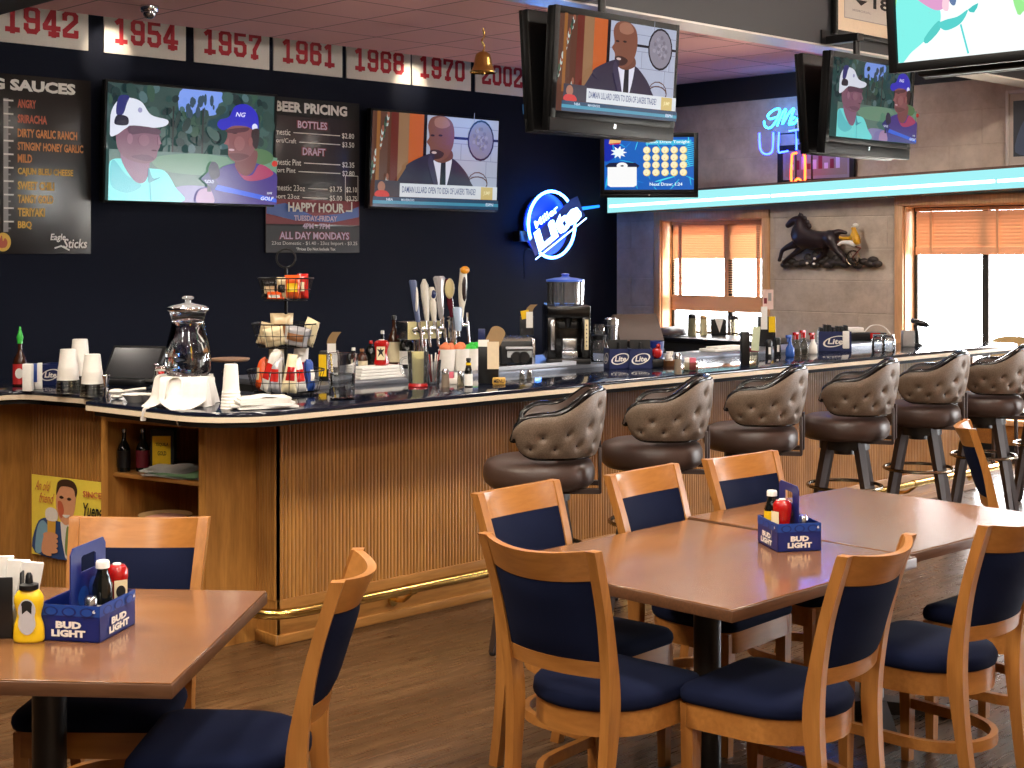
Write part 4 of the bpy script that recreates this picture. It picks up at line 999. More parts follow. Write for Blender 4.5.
framed((779, 146), (856, 183), X1 - .025, 'x', .055, (M['matte_black'], flat('mat_grey', (150, 140, 150), .7)), 'dark framed print behind the red neon ribbon, resting above the ledge', art_skyline)
def art_dark(q, w, h, f): q.rect(-w * .34, -h * .36, w * .34, h * .36, flat('print_dark', (40, 44, 56), .4)); q.poly([(-w * .3, -h * .3), (-w * .1, .1 * h), (.1 * w, -.05 * h), (.3 * w, .2 * h), (.3 * w, -.3 * h)], flat('print_blue', (66, 80, 110), .4), 4)
framed((1007, 91), (1052, 166), X1 - .025, 'x', .03, (flat('pale_frame', (206, 198, 190), .4), flat('mat_white', (190, 182, 174), .7)), 'white framed dark print at the right edge above the ledge', art_dark)

# ---- ceiling pieces
X, Y_ = plan((483 - 512) / 1450 * 11.2, 11.2)
o = empty('brass_bell', (X, Y_, 3.148), 0, 'brass bell hanging from the ceiling in front of the 2002 banner', 'bell'); o.scale = (1.3,) * 3
b = MB(); b.lathe([(.078, 0), (.080, .008), (.066, .02), (.055, .05), (.049, .09), (.042, .112), (.022, .126), (.004, .13)], 24, cap0=False); b.build('bell_body', M['brass'], o)
b = MB(); b.tube(smooth_path([(0, 0, .13), (.012, 0, .16), (-.008, 0, .19), (.01, 0, .22), (0, 0, .268)], 5), .006, 8); b.build('hanger', M['brass'], o)
b = MB(); b.sphere((0, 0, .004), .016); b.cyl((0, 0, .01), (0, 0, .1), .004); b.build('clapper', M['brass'], o)
X, Y_ = plan((149.5 - 512) / 1450 * 10.2, 10.2)
o = empty('dome_camera', (X, Y_, ZC), 0, 'small chrome dome camera on the ceiling above the 1954 banner', 'camera')
b = MB(); b.lathe([(.066, 0), (.066, -.03), (.058, -.045)], 24); b.build('housing', M['chrome'], o)
b = MB(); b.sphere((0, 0, -.045), .048, n=20, m=12); b.build('dome', M['chrome'], o)
X, Y_ = plan((640.5 - 512) / 1450 * 12.74, 12.74)
o = empty('fire_sprinkler', (X, Y_, ZC), 0, 'chrome fire sprinkler on the rose ceiling tiles', 'sprinkler')
b = MB(); b.lathe([(.05, 0), (.05, -.006), (.02, -.012)], 20); b.build('escutcheon', M['chrome'], o)
b = MB(); b.cyl((0, 0, -.01), (0, 0, -.05), .012, n=10); b.cyl((.018, 0, -.02), (.01, 0, -.06), .004); b.cyl((-.018, 0, -.02), (-.01, 0, -.06), .004); b.lathe([(.03, -.062), (.03, -.066)], 14); b.build('nozzle', M['chrome'], o)

# ---- harness racing relief
RXP = X1 - .04
yc, zb = on_x(831, 268, RXP); ku = (on_x(780, 240, RXP)[0] - on_x(883, 240, RXP)[0]) / 103.0; kz = 13.615 / 1450
o = empty('racing_art', (X1 - .02, yc, zb), -PI / 2, 'dark sculpted wall relief of a trotting horse pulling a sulky and driver in yellow', 'sculpture')
def h2(cx, cy, d=-.05): return ((cx / 8.533 + 780 - 831) * ku, d, (268 - (cy / 8.533 + 200)) * kz)
def skin(chains, name, mat, parent, sub=2):
    """one continuous body grown along joined centre lines: chains of (x, y, z, r), each later chain starting on an earlier point"""
    vs, es, rs, idx = [], [], [], {}
    for ch in chains:
        prev = None
        for p in ch:
            k = tuple(round(c, 4) for c in p[:3])
            if k not in idx: idx[k] = len(vs); vs.append(p[:3]); rs.append(p[3])
            if prev is not None and prev != idx[k]: es.append((prev, idx[k]))
            prev = idx[k]
    me = bpy.data.meshes.new(name); me.from_pydata(vs, es, []); ob = bpy.data.objects.new(name, me); COL.objects.link(ob)
    md = ob.modifiers.new('s', 'SKIN'); ob.modifiers.new('u', 'SUBSURF').levels = sub
    for i, sv_ in enumerate(me.skin_vertices[0].data): sv_.radius = (rs[i], rs[i]); sv_.use_root = (i == 0)
    dg = bpy.context.evaluated_depsgraph_get(); m2 = bpy.data.meshes.new_from_object(ob.evaluated_get(dg)); bpy.data.objects.remove(ob)
    m2.name = name; m2.materials.clear(); m2.materials.append(mat)
    ob = bpy.data.objects.new(name, m2); COL.objects.link(ob); ob.parent = parent; m2.polygons.foreach_set('use_smooth', [True] * len(m2.polygons)); return ob
def hp(cx, cy, r, d=-.055): p = h2(cx, cy, d); return (p[0], p[1] - .035, p[2], r * 1.4)
HB = flat('relief_horse_black', (46, 34, 36), .35, .1)
tr = [hp(400, 340, .058), hp(320, 330, .062), hp(230, 320, .062), hp(195, 265, .066), hp(220, 210, .054), hp(210, 160, .042), hp(150, 165, .034), hp(105, 208, .024), hp(78, 225, .017)]
fl = [hp(230, 320, .062), hp(185, 370, .036, -.08), hp(110, 400, .022, -.085), hp(60, 430, .016, -.085), hp(45, 490, .013, -.085), hp(32, 530, .016, -.085)]
f2_ = [hp(230, 320, .062), hp(215, 400, .034, -.03), hp(150, 450, .02, -.03), hp(80, 500, .014, -.03), hp(30, 545, .015, -.03)]
hl = [hp(400, 340, .058), hp(470, 320, .055), hp(500, 380, .04, -.08), hp(540, 440, .024, -.08), hp(590, 480, .018, -.08), hp(600, 540, .015, -.08)]
h2_ = [hp(400, 340, .058), hp(410, 400, .04, -.03), hp(400, 460, .022, -.03), hp(340, 500, .016, -.03), hp(280, 560, .014, -.03)]
tail = [hp(470, 320, .055), hp(540, 270, .02), hp(610, 285, .01)]
skin([tr, fl, f2_, hl, h2_, tail], 'horse', HB, o, 1)
b = MB()
for a, c in ((215, 135), (245, 160), (268, 190), (285, 222)): b.sphere(h2(a, c, -.10), .034, .016, .03, 10, 6)
b.sphere(h2(185, 118, -.06), .008, .008, .02, 8, 6); b.build('mane', HB, o)
b = MB(); b.tube([h2(340, 310, -.10), h2(520, 355, -.11), h2(720, 410, -.09)], .007, 6); b.tube([h2(300, 290, -.11), h2(560, 320, -.10)], .003, 5); b.tube([h2(720, 410, -.09), h2(650, 490, -.09)], .006, 6); b.build('sulky_shaft', flat('relief_red_brown', (110, 52, 40), .4), o)
b = MB(); c = h2(650, 495, -.075); b.tube([(c[0] + .068 * math.cos(a * PI / 12), c[1], c[2] + .068 * math.sin(a * PI / 12)) for a in range(24)], .008, 6, closed=True)
for i in range(6): b.cyl(c, (c[0] + .066 * math.cos(i * PI / 3), c[1], c[2] + .066 * math.sin(i * PI / 3)), .003, n=5)
b.build('sulky_wheel', M['bronze_ring'], o)
b = MB()
for i in range(16): cx = 40 + i * 52; b.sphere(h2(cx, 555 - 34 * math.sin(i * 1.3) ** 2, -.03), .06, .03, .034, 10, 6)
for cx, cy in ((300, 480), (380, 500), (480, 510), (560, 500), (240, 500), (430, 540)): b.sphere(h2(cx, cy, -.025), .05, .025, .05, 10, 6)
b.sphere(h2(790, 510, -.03), .06, .03, .035, 10, 6)
b.build('ground_base', flat('relief_ground', (52, 44, 40), .5), o)
skin([[hp(700, 390, .026, -.085), hp(705, 340, .03, -.085), hp(690, 290, .027, -.085), hp(680, 262, .014, -.085), hp(672, 245, .019, -.085), hp(672, 236, .016, -.085)], [hp(690, 290, .027, -.085), hp(655, 330, .014, -.10), hp(590, 330, .010, -.105), hp(565, 318, .010, -.105)]], 'driver_jacket', flat('relief_yellow', (216, 164, 40), .4), o, 1)
skin([[hp(700, 385, .022, -.09), hp(640, 365, .018, -.10), hp(580, 365, .013, -.10), hp(550, 390, .012, -.10)]], 'driver_trousers', M['cloth'], o, 1)
b = MB(); b.sphere(h2(675, 222, -.085), .030, .026, .022, 12, 8); b.sphere(h2(650, 234, -.085), .014, .02, .005, 10, 6); b.build('driver_cap', M['white'], o)
b = MB(); b.sphere(h2(320, 283, -.115), .024, .008, .014, 10, 6)
b.build('saddle_cloth', M['white'], o)
for p in ((45, 505), (330, 500), (265, 540), (325, 545)):
    b = MB(); b.sphere(h2(p[0], p[1], -.09), .017, .012, .012, 8, 6); b.build('white_sock', M['white'], o)
# ------------------------------------------------------------------ things on the bar
def put(name, px, py, z, lab, cat, group=None, rz=0.0):
    x, y = at(px, py, z); return empty(name, (x, y, z), rz, lab, cat, group), (CAMH - z) / (py - HY)
def put_y(name, px, ry, z, lab, cat, group=None, rz=0.0):
    a = (px - CXP) / F; Y = ry / (CA - a * SA); return empty(name, (Y * (a * CA + SA), ry, z), rz, lab, cat, group), Y / F
FACE = -ALPHA                                   # local -y looks back toward the standpoint
def part(b, name, mat, root, **k): return b.build(name, mat, root, **k)
BLU = flat('carton_blue', (17, 36, 108), .35); BLD = flat('carton_navy', (22, 36, 84), .4); BLM = flat('carton_midblue', (28, 70, 152), .35); REDK = flat('ketchup_red', (168, 20, 18), .18, 0, 0, 60, Coat_Weight=.5); YELM = flat('mustard_yellow', (236, 196, 30), .3)
AMB = flat('amber_glass', (60, 30, 16), .1); DKG = flat('dark_glass', (16, 18, 16), .08); GRN = flat('cap_green', (60, 200, 70), .35); LBC = flat('label_cream', (228, 214, 176), .6); ORB = flat('snack_orange', (214, 84, 34), .25); TANB = flat('snack_tan', (196, 176, 140), .3); REDB = flat('snack_red', (188, 36, 30), .25); BRN = flat('card_brown', (150, 122, 84), .6); WIR = flat('black_wire', (16, 14, 14), .4, .5); SILV = flat('snack_silver', (200, 200, 204), .25, .4); WOODB = flat('basket_brown', (140, 92, 54), .6)
WATER = glass('still_water', (240, 244, 246), .02, 1.2, .12); FROST = glass('cloudy_plastic', (206, 200, 184), .25, 1.3)
def bottle(root, r, h, mat, cap, shape='wine', label=None, lz=(.15, .5), neck=.32, capname='cap', n=20):
    nr = r * neck
    if shape == 'wine': pr = [(r * .9, 0), (r, .01 * h), (r, .52 * h), (r * .85, .60 * h), (nr * 1.3, .72 * h), (nr, .78 * h), (nr, .93 * h)]
    elif shape == 'squeeze': pr = [(r * .92, 0), (r, .03 * h), (r * .97, .3 * h), (r * .78, .45 * h), (r * .95, .62 * h), (r * .9, .74 * h), (r * .6, .84 * h), (nr, .88 * h)]
    elif shape == 'ketchup': pr = [(r * .85, 0), (r, .04 * h), (r, .12 * h), (r * .82, .35 * h), (r * .82, .55 * h), (r, .78 * h), (r * .98, .9 * h), (r * .7, .97 * h), (nr, .985 * h)]
    else: pr = [(r * .95, 0), (r, .03 * h), (r, .66 * h), (r * .7, .78 * h), (nr, .86 * h), (nr, .92 * h)]
    b = MB(); b.lathe(pr, n); bb_ = part(b, 'bottle_body', mat, root)
    b = MB(); b.lathe([(nr * 1.25, pr[-1][1] - .004), (nr * 1.25, h - .004), (nr * 1.1, h)], n); part(b, capname, cap, root)
    if label:
        b = MB(); rr = [p for p in pr]
        def rad(z):
            for (r0, z0), (r1, z1) in zip(rr, rr[1:]):
                if z0 <= z <= z1: return lerp(r0, r1, (z - z0) / max(1e-6, z1 - z0))
            return r
        b.lathe([(rad(lerp(lz[0], lz[1], i / 6) * h) + .0012, lerp(lz[0], lz[1], i / 6) * h) for i in range(7)], n, cap0=False, cap1=False); part(b, 'label', label, bb_)
    return root
def oval_mark(q, cx, cy, w, h, txt, mat):
    n = 28; z = q.z()
    P = lambda k, i: (cx + k * w / 2 * math.cos(2 * PI * i / n) + .15 * k * h / 2 * math.sin(2 * PI * i / n), cy + k * h / 2 * math.sin(2 * PI * i / n) + .18 * k * w / 2 * math.cos(2 * PI * i / n), z)
    for i in range(n): q.b.poly([P(1, i), P(1, i + 1), P(.84, i + 1), P(.84, i)], q.mi(mat))
    q.text(txt, cx, cy, w * .62, h * .5, mat, .03, slant=.2)
def caddy(root, w, d, h, hh, base, deco, words, handle=True, oval=False):
    """open carton: four walls, floor, divider panel with a hand hole"""
    t = .004; b = MB()
    for a in ((-w / 2, w / 2, -d / 2, -d / 2 + t), (-w / 2, w / 2, d / 2 - t, d / 2), (-w / 2, -w / 2 + t, -d / 2, d / 2), (w / 2 - t, w / 2, -d / 2, d / 2)): b.box(a[0], a[1], a[2], a[3], 0, h)
    b.box(-w / 2, w / 2, -d / 2, d / 2, 0, t); part(b, 'carton', base, root)
    if handle:
        b = MB(); s = d / 2 - .006; hw = s * .42
        O = [(-s, .01), (s, .01), (s, hh * .93), (s * .86, hh), (-s * .86, hh), (-s, hh * .93)]; I = [(-hw, hh * .70), (hw, hh * .70), (hw, hh * .86), (hw * .8, hh * .88), (-hw * .8, hh * .88), (-hw, hh * .86)]
        for x in (-.002, .002):
            vs = [(x, p[0], p[1]) for p in O] + [(x, p[0], p[1]) for p in I]
            b.add(vs, [(i, (i + 1) % 6, 6 + (i + 1) % 6, 6 + i) for i in range(6)])
        for L_ in (O, I):
            for i in range(6): p, q_ = L_[i], L_[(i + 1) % 6]; b.poly([(-.002, p[0], p[1]), (.002, p[0], p[1]), (.002, q_[0], q_[1]), (-.002, q_[0], q_[1])])
        part(b, 'handle_panel', base, root)
        q = Pic(T(.002, 0, 0) @ RZ(PI / 2))
        if not oval:
            for cx_, cy_, r_ in ((-.3, .42, .3), (.25, .5, .26), (-.05, .3, .22), (.45, .3, .2)): q.ell(cx_ * s, cy_ * hh, r_ * s, r_ * s, deco, 14)
            q.build('handle_print', root)
    cart = [c for c in root.children if c.name.startswith('carton')][-1]
    for M_, W_ in ((T(0, -d / 2, 0), w), (T(w / 2, 0, 0) @ RZ(PI / 2), d), (T(-w / 2, 0, 0) @ RZ(-PI / 2), d)):
        q = Pic(M_)
        if oval: oval_mark(q, 0, h * .5, min(W_ * .8, h * 1.2), h * .55, words[0], M['white'])
        else:
            q.rect(-W_ / 2, h * .70, W_ / 2, h, deco)
            for u in (-.3, 0, .3): q.ell(u * W_, h * .82, W_ * .12, h * .13, BLU, 16); q.ell(u * W_, h * .82, W_ * .09, h * .10, BLM, 16)
            q.text(words[0], 0, h * .46, W_ * .42, h * .2, M['white'], .06); q.text(words[1], 0, h * .23, W_ * .56, h * .2, M['white'], .06)
            q.text('6', W_ * .42, h * .86, W_ * .05, h * .1, M['white'], .02)
        q.build('printed_name', cart)
    return root
# --- left wing
r, k = put('sauce_bottle', 20, 386, CT, 'tall hot sauce bottle with red label and green pour cap, far left on the bar', 'bottle')
bottle(r, .034, .235, AMB, GRN, 'wine', flat('label_red', (190, 40, 40), .5), (.05, .48))
b = MB(); b.lathe([(.013, .225), (.017, .245), (.012, .262), (.006, .285), (.004, .30)], 14); part(b, 'pour_spout', GRN, r)
q = Pic(RZ(FACE)); q.ell(.008, .062, .021, .024, M['white'], 16); q.b.M = RZ(FACE) @ T(0, -.0335, 0) @ CAN
q = Pic(RZ(FACE) @ T(0, -.036, 0)); q.ell(.008, .066, .021, .026, M['white'], 16); q.build('round_mark', r)
r, k = put('napkin_pack', 28, 391, CT, 'upright white napkin pack beside the hot sauce bottle', 'napkins', None, FACE)
b = MB(); b.box(-.022, .022, -.02, .02, 0, .132, bev=.004); part(b, 'stack', M['paper'], r)
r, k = put('card_box', 36.5, 389, CT, 'small blue and white card box between the napkin pack and the navy carton', 'box', None, FACE + .25)
b = MB(); b.box(-.026, .026, -.018, .018, 0, .125, bev=.003); part(b, 'carton', BLM, r); b = MB(); b.box(.004, .027, -.02, .015, 0, .128, bev=.002); part(b, 'cards', M['paper'], r)
b = MB(); b.box(-.027, .027, -.021, .02, -.0, .035, bev=.002); part(b, 'sleeve', M['paper'], r)
r, k = put('bottle_carton', 56, 384, CT, 'navy bottle carton with white oval mark on the left wing of the bar', 'carton', 'navy bottle cartons', FACE - .1)
caddy(r, .125, .14, .105, .1, BLD, BLM, ('Lite',), False, True)
def cups(px, py, top, lab, dx=0):
    r, k = put('cup_stack', px, py, CT, lab, 'cup stack', 'stacks of white cups'); h = (py - top) * k
    b = MB(); n = 5
    pr = [(.052, h * .3)]
    for i in range(n): z = lerp(h * .3, h * .62, i / n); pr += [(lerp(.052, .046, i / n), z), (lerp(.052, .046, i / n) - .0015, z + h * .05)]
    pr += [(.0445, h * .62), (.036, h - .002), (.033, h)]
    b.lathe(pr, 24); part(b, 'paper_cups', M['white'], r)
    b = MB(); pr = []
    for i in range(4): z = h * .32 * i / 4; pr += [(.058 - .001 * i, z), (.055 - .001 * i, z + h * .06)]
    b.lathe(pr, 24); part(b, 'plastic_cups', FROST, r)
cups(68, 393, 349, 'stack of white cups on the left, next to the navy carton')
cups(80, 391, 339, 'tallest stack of white cups, in the middle of the three on the left wing')
cups(92.5, 396, 354, 'shortest stack of white cups, next to the steel jigger')
r, k = put('jigger', 106, 397, CT, 'steel double jigger beside the white cup stacks', 'jigger'); h = 22 * k
b = MB(); b.lathe([(.017, 0), (.018, .004), (.008, h * .42), (.008, h * .48), (.02, h - .002), (.019, h), (.007, h * .5)], 20, cap1=False); part(b, 'body', M['chrome'], r)
r, k = put('order_screen', 122, 386, CT, 'black order screen tilted back on the bar behind the cups', 'monitor', None, FACE - .25)
b = MB(); b.M = T(0, .05, .02) @ RX(-.65); b.box(-.15, .15, 0, .03, 0, .22, bev=.008); part(b, 'casing', M['black'], r)
b = MB(); b.M = T(0, .05, .02) @ RX(-.65); b.box(-.135, .135, -.002, .001, .018, .2); part(b, 'screen', flat('dark_screen', (30, 32, 36), .15), r)
b = MB(); b.box(-.1, .1, .0, .16, 0, .03, bev=.006); part(b, 'stand', M['black'], r)
for px, lab in ((136, 'white foam bowl on the bar, left of the other bowl'), (152, 'white foam bowl nearest the glass water dispenser')):
    r, k = put('foam_bowl', px, 402, CT, lab, 'bowl', 'white foam bowls'); b = MB(); b.lathe([(.035, 0), (.04, .004), (.062, .034), (.066, .036), (.060, .034), (.038, .010), (.002, .008)], 24, cap1=False); part(b, 'bowl', M['white'], r)
r, k = put('ladle', 121, 399, CT, 'white ladle lying beside the foam bowls', 'ladle', None, FACE); b = MB(); b.sphere((-.02, 0, .034), .036, .026, .014); part(b, 'bowl', M['white'], r)
b = MB(); b.tube([(.0, 0, .034), (.06, .01, .042), (.11, .02, .046)], .007, 8); part(b, 'handle', M['white'], r)
b = MB(); b.sphere((-.02, 0, .012), .03, .024, .012); part(b, 'rest', M['white'], r)
r, k = put('sauce_bottle', 160.5, 391, CT, 'small red sauce bottle standing just left of the glass dispenser', 'bottle'); bottle(r, .019, .135, REDK, M['black'], 'round', None)
r, k = put('sauce_bottle', 168.5, 392, CT, 'small yellow sauce bottle half behind the glass dispenser', 'bottle'); bottle(r, .018, .10, YELM, M['steel'], 'round', None)
r, k = put('cork_tray', 230, 372, CT, 'tan oval tray propped on a stand behind the glass dispenser', 'tray', None, FACE); b = MB(); b.lathe([(.10, .062), (.11, .07), (.11, .078)], 28); part(b, 'plate', flat('tray_tan', (176, 140, 112), .5), r); b = MB(); b.lathe([(.05, 0), (.03, .03), (.03, .063)], 16); part(b, 'stand', M['black'], r)
# --- draped stand and dispenser
r, kd = put('draped_stand', 188, 405, CT, 'small stand under a white cloth carrying the glass dispenser', 'stand'); x0, y0 = at(188, 405, CT); ZT = .128
b = MB(); b.box(-.085, .085, -.085, .085, 0, ZT - .004, bev=.004); part(b, 'block', M['white'], r)
def drape(u, v):
    a = 2 * PI * u; s = v
    sq = .1 / max(abs(math.cos(a - FACE)), abs(math.sin(a - FACE))) ** .75
    if s < .35: rr = sq * s / .35; z = ZT - .002
    else:
        t = (s - .35) / .65; cornr = (max(abs(math.cos(a - FACE)), abs(math.sin(a - FACE))) ** -1 - 1) / .414
        fold = .012 * math.sin(9 * a + .6) + .008 * math.sin(15 * a + 1)
        rr = sq + t * (.006 + .022 * cornr + .8 * fold); z = ZT - .004 - t * ZT * (1.0 - .0 * cornr) + .002
        if t < .15: z += .004 * (1 - t / .15)
    return (rr * math.cos(a), rr * math.sin(a), max(.002, z))
b = MB(); b.grid(drape, 96, 20, closed_u=True); part(b, 'cloth', M['cloth'], r, angle=80)
def tail_(edge, wdt, drop):
    """corner of the cloth falling down the stand and over the counter edge"""
    e = VEC((edge[0] - x0, edge[1] - y0)); L_ = e.length; d = e / L_; nn = VEC((-d.y, d.x)); b = MB()
    path = smooth_path([(.06, ZT + .004, 0), (.112, ZT - .002, 0), (.128, ZT * .6, 0), (.138, .035, 0), (max(.15, L_ - .01), .012, 0), (max(.165, L_ + .016), -.006, 0), (max(.168, L_ + .02), -drop, 0)], 5)
    def f(u, v):
        p = path[min(len(path) - 1, int(v * (len(path) - 1) + .5))]; w_ = wdt * min(1, 1.9 * (1 - v) + .06) * (u - .5)
        q_ = d * (p.x + .010 * math.sin(u * 11) * (v > .1)) + nn * w_; return (q_.x, q_.y, p.y)
    b.grid(f, 14, len(path) - 1); return part(b, 'cloth_corner', M['cloth'], r, angle=80)
tail_((3.243, 5.64), .22, .06); tail_((3.29, 5.45), .20, .07)
g_, k = put('water_dispenser', 190, 404.5, CT, 'tall clear glass water dispenser with lid, half full, on the cloth-covered stand', 'dispenser'); g_.location = (x0, y0, CT + ZT + .001)
sc = kd / 1.0
PR = [(.088, 0), (.097, .018), (.101, .05), (.100, .086), (.092, .142), (.082, .182), (.0725, .223), (.0715, .248), (.079, .273), (.086, .290)]
pr = [(p.x, p.y) for p in smooth_path([(a, c, 0) for a, c in PR], 4)]
b = MB(); b.lathe(pr, 40, cap1=False); b.lathe([(a - .004, c + .004 * (i == 0)) for i, (a, c) in enumerate(pr)], 40, cap1=False); part(b, 'jar', M['jar_glass'], g_, angle=80)
b = MB(); b.lathe([(a - .0055, c + .006 * (i == 0)) for i, (a, c) in enumerate(pr) if c <= .087], 40); part(b, 'water', WATER, g_, angle=60)
b = MB(); b.lathe([(.088, .290), (.088, .300), (.075, .308), (.03, .318), (.014, .322), (.014, .334), (.026, .338), (.027, .346), (.016, .352)], 32); part(b, 'lid', glass('lid_glass', (248, 250, 251), .05, 1.3, .3), g_)
b = MB(); b.lathe([(.0885, .286), (.0905, .289), (.0905, .299), (.0885, .302)], 40, cap0=False, cap1=False); part(b, 'rim_band', M['chrome'], g_)
b = MB(); b.M = RZ(FACE); b.cyl((-.09, -.03, .035), (-.135, -.045, .035), .012, n=12); b.cyl((-.128, -.043, .03), (-.128, -.043, .008), .008, n=10); b.box(-.14, -.118, -.05, -.036, .045, .056, bev=.003); part(b, 'spigot', M['chrome'], g_)
r, k = put('cup_stack', 231, 408, CT, 'inverted stack of white cups between the draped stand and the paper stack', 'cup stack'); h = 44 * k
b = MB(); pr = [(.046, 0)]
for i in range(6): pr += [(.046 - .0012 * i, .014 * i), (.0435 - .0012 * i, .014 * i + .004)]
pr += [(.036, .09), (.029, h - .003), (.026, h)]; b.lathe(pr, 28); part(b, 'cups', M['white'], r)
r, k = put('paper_stack', 262, 408, CT, 'rumpled stack of white papers at the bar corner in front of the snack rack', 'papers', None, FACE + .35); rn = random.Random(2)
for i in range(5):
    b = MB(); a = rn.uniform(-.12, .12); b.M = RZ(a) @ T(rn.uniform(-.012, .012), 0, 0); w_, d_ = .13, .075 + .0 * i
    b.grid(lambda u, v: ((u - .5) * 2 * w_ * (1 - .04 * i), (v - .5) * 2 * d_, .004 + .009 * i + (.006 * math.sin(u * 7 + i) if i == 4 else 0)), 12, 6); b.grid(lambda u, v: ((u - .5) * 2 * w_ * (1 - .04 * i), (v - .5) * 2 * d_, .0125 + .009 * i + (.006 * math.sin(u * 7 + i) if i == 4 else 0)), 12, 6)
    for s in (-1, 1): b.box(-w_ * (1 - .04 * i), w_ * (1 - .04 * i), s * d_ - .001, s * d_ + .001, .004 + .009 * i, .0125 + .009 * i); b.box(s * w_ * (1 - .04 * i) - .001, s * w_ * (1 - .04 * i) + .001, -d_, d_, .004 + .009 * i, .0125 + .009 * i)
    part(b, 'sheaf', M['paper'], r)
# --- three tier snack rack
rk, k = put('snack_rack', 286, 394, CT, 'black wire three-tier rack of snack bags on the bar corner', 'rack'); rx0, ry0 = rk.location.x, rk.location.y
def basket(z0, z1, r0, r1, name):
    b = MB(); n = 24
    for t in (0, .5, 1): b.tube([(lerp(r0, r1, t) * math.cos(2 * PI * i / 32), lerp(r0, r1, t) * math.sin(2 * PI * i / 32), lerp(z0, z1, t)) for i in range(32)], .0032 if t == 1 else .0018, 5, closed=True)
    for i in range(n): a = 2 * PI * i / n; b.tube([(0, 0, z0), (r0 * math.cos(a), r0 * math.sin(a), z0), (r1 * math.cos(a), r1 * math.sin(a), z1)], .0016, 4)
    return part(b, name, WIR, rk)
basket(.012, .115, .155, .182, 'basket'); basket(.225, .335, .13, .16, 'basket'); basket(.445, .55, .10, .13, 'basket')
b = MB(); b.cyl((0, 0, 0), (0, 0, .60), .008, n=10); part(b, 'pole', WIR, rk)
b = MB(); b.tube([(.045 * math.cos(2 * PI * i / 24) * math.cos(FACE), .045 * math.cos(2 * PI * i / 24) * math.sin(FACE), .645 + .045 * math.sin(2 * PI * i / 24)) for i in range(24)], .005, 6, closed=True); part(b, 'ring_handle', WIR, rk)
b = MB()
for i in range(4): a = i * PI / 2 + .4; b.lathe([(.006, 0), (.006, .014)], 8, (.14 * math.cos(a), .14 * math.sin(a), 0))
part(b, 'foot', WIR, rk)
def bag(dx, dy, z, w, h, t, m1, m2, rx_, rz, lab, grp, ry_=0, tp=0.0):
    o = empty('snack_bag', (rx0 + dx * CA + dy * SA, ry0 - dx * SA + dy * CA, CT + z), FACE + rz, lab, 'snack bag', grp)
    w, h, t = w * 1.0, h * 1.06, t * 1.15;  Mx = RX(rx_) @ RY(ry_); rn = random.Random(hash((round(dx, 3), round(z, 3), round(w, 3))) & 999); ph = rn.uniform(0, 6)
    b = MB(); b.M = Mx
    def sf(side):
        def f(u, v):
            e = (1 - (2 * u - 1) ** 4) * (1 - (2 * v - 1) ** 6); wr = .10 * math.sin(9 * u + ph + 4 * v) + .08 * math.sin(13 * v + ph)
            return ((u - .5) * w * (1 - .06 * math.sin(PI * v)) * (1 - tp * v), side * (t / 2 * e * (1 + wr) + .001), v * h)
        return f
    b.grid(sf(-1), 14, 16); b.grid(sf(1), 14, 16); part(b, 'foil_bag', m1, o, angle=80)
    b = MB(); b.M = Mx
    for v0 in (0, .94): b = MB(); b.M = Mx; b.grid(lambda u, v: ((u - .5) * w * (1 - tp * v0), .0025 * math.sin(u * 60), (v0 + v * .06) * h), 40, 1); part(b, 'crimp', m1, o, angle=80)
    b = MB(); b.M = Mx
    def lf(u, v):
        uu, vv = .16 + .68 * u, .30 + .36 * v; p = sf(-1)(uu, vv); return (p[0], p[1] - .0015, p[2])
    b.grid(lf, 10, 8); part(b, 'printed_panel', m2, o, angle=80)
    return o
TB, MB_, BB = 'snack bags in the top basket', 'snack bags in the middle basket', 'snack bags in the bottom basket'
BLKB = flat('snack_black', (30, 28, 28), .25)
bag(-.075, -.03, .455, .075, .09, .04, BLKB, TANB, .15, .2, 'black snack bag at the left of the top basket', TB)
bag(-.04, -.06, .452, .085, .035, .045, ORB, M['white'], .1, -.1, 'low orange snack bag lying in front in the top basket', TB)
bag(-.01, -.055, .455, .05, .095, .035, TANB, BLKB, .05, 0, 'narrow pale snack bag at the centre of the top basket', TB)
bag(.04, -.05, .455, .075, .105, .045, ORB, YELM, .05, .05, 'bright orange snack bag with yellow print in the top basket', TB)
bag(.083, -.02, .455, .06, .11, .04, REDB, LBC, .0, -.4, 'red snack bag at the right of the top basket', TB)
bag(-.085, -.03, .232, .11, .10, .05, TANB, LBC, .1, .3, 'tan snack bag at the left of the middle basket', MB_, .25)
bag(-.035, -.065, .232, .10, .085, .05, LBC, TANB, .12, .0, 'cream snack bag lying low at the front of the middle basket', MB_, -.2)
bag(-.02, .0, .236, .11, .14, .05, TANB, WOODB, .0, .1, 'tall tan bag standing at the back of the middle basket', MB_)
bag(.05, -.06, .232, .12, .09, .05, SILV, WOODB, .1, -.1, 'silver and brown bag at the front of the middle basket', MB_, .2)
bag(.1, -.01, .236, .08, .12, .04, LBC, SILV, 0, -.6, 'pale bag curling up at the right of the middle basket', MB_, .35)
def ring_bag(deg, r_, w, h, t, m1, m2, lean, lab):
    a = math.radians(deg); bag(r_ * math.sin(a), -r_ * math.cos(a), .018, w, h, t, m1, m2, -.12, a * .8, lab, BB, lean, .4)
ring_bag(-82, .115, .085, .15, .045, ORB, TANB, -.12, 'orange snack bag leaning out at the left of the bottom basket')
ring_bag(-48, .115, .078, .20, .045, M['white'], REDB, .30, 'white bag with a red panel slanting steeply at the front left of the bottom basket')
ring_bag(-17, .12, .075, .155, .045, SILV, REDB, .06, 'silver bag with red print at the front of the bottom basket')
ring_bag(14, .12, .075, .17, .045, LBC, REDK, .12, 'cream bag with deep red print just right of the silver one')
ring_bag(43, .118, .075, .15, .045, M['white'], REDB, -.08, 'white bag with red print at the front right of the bottom basket')
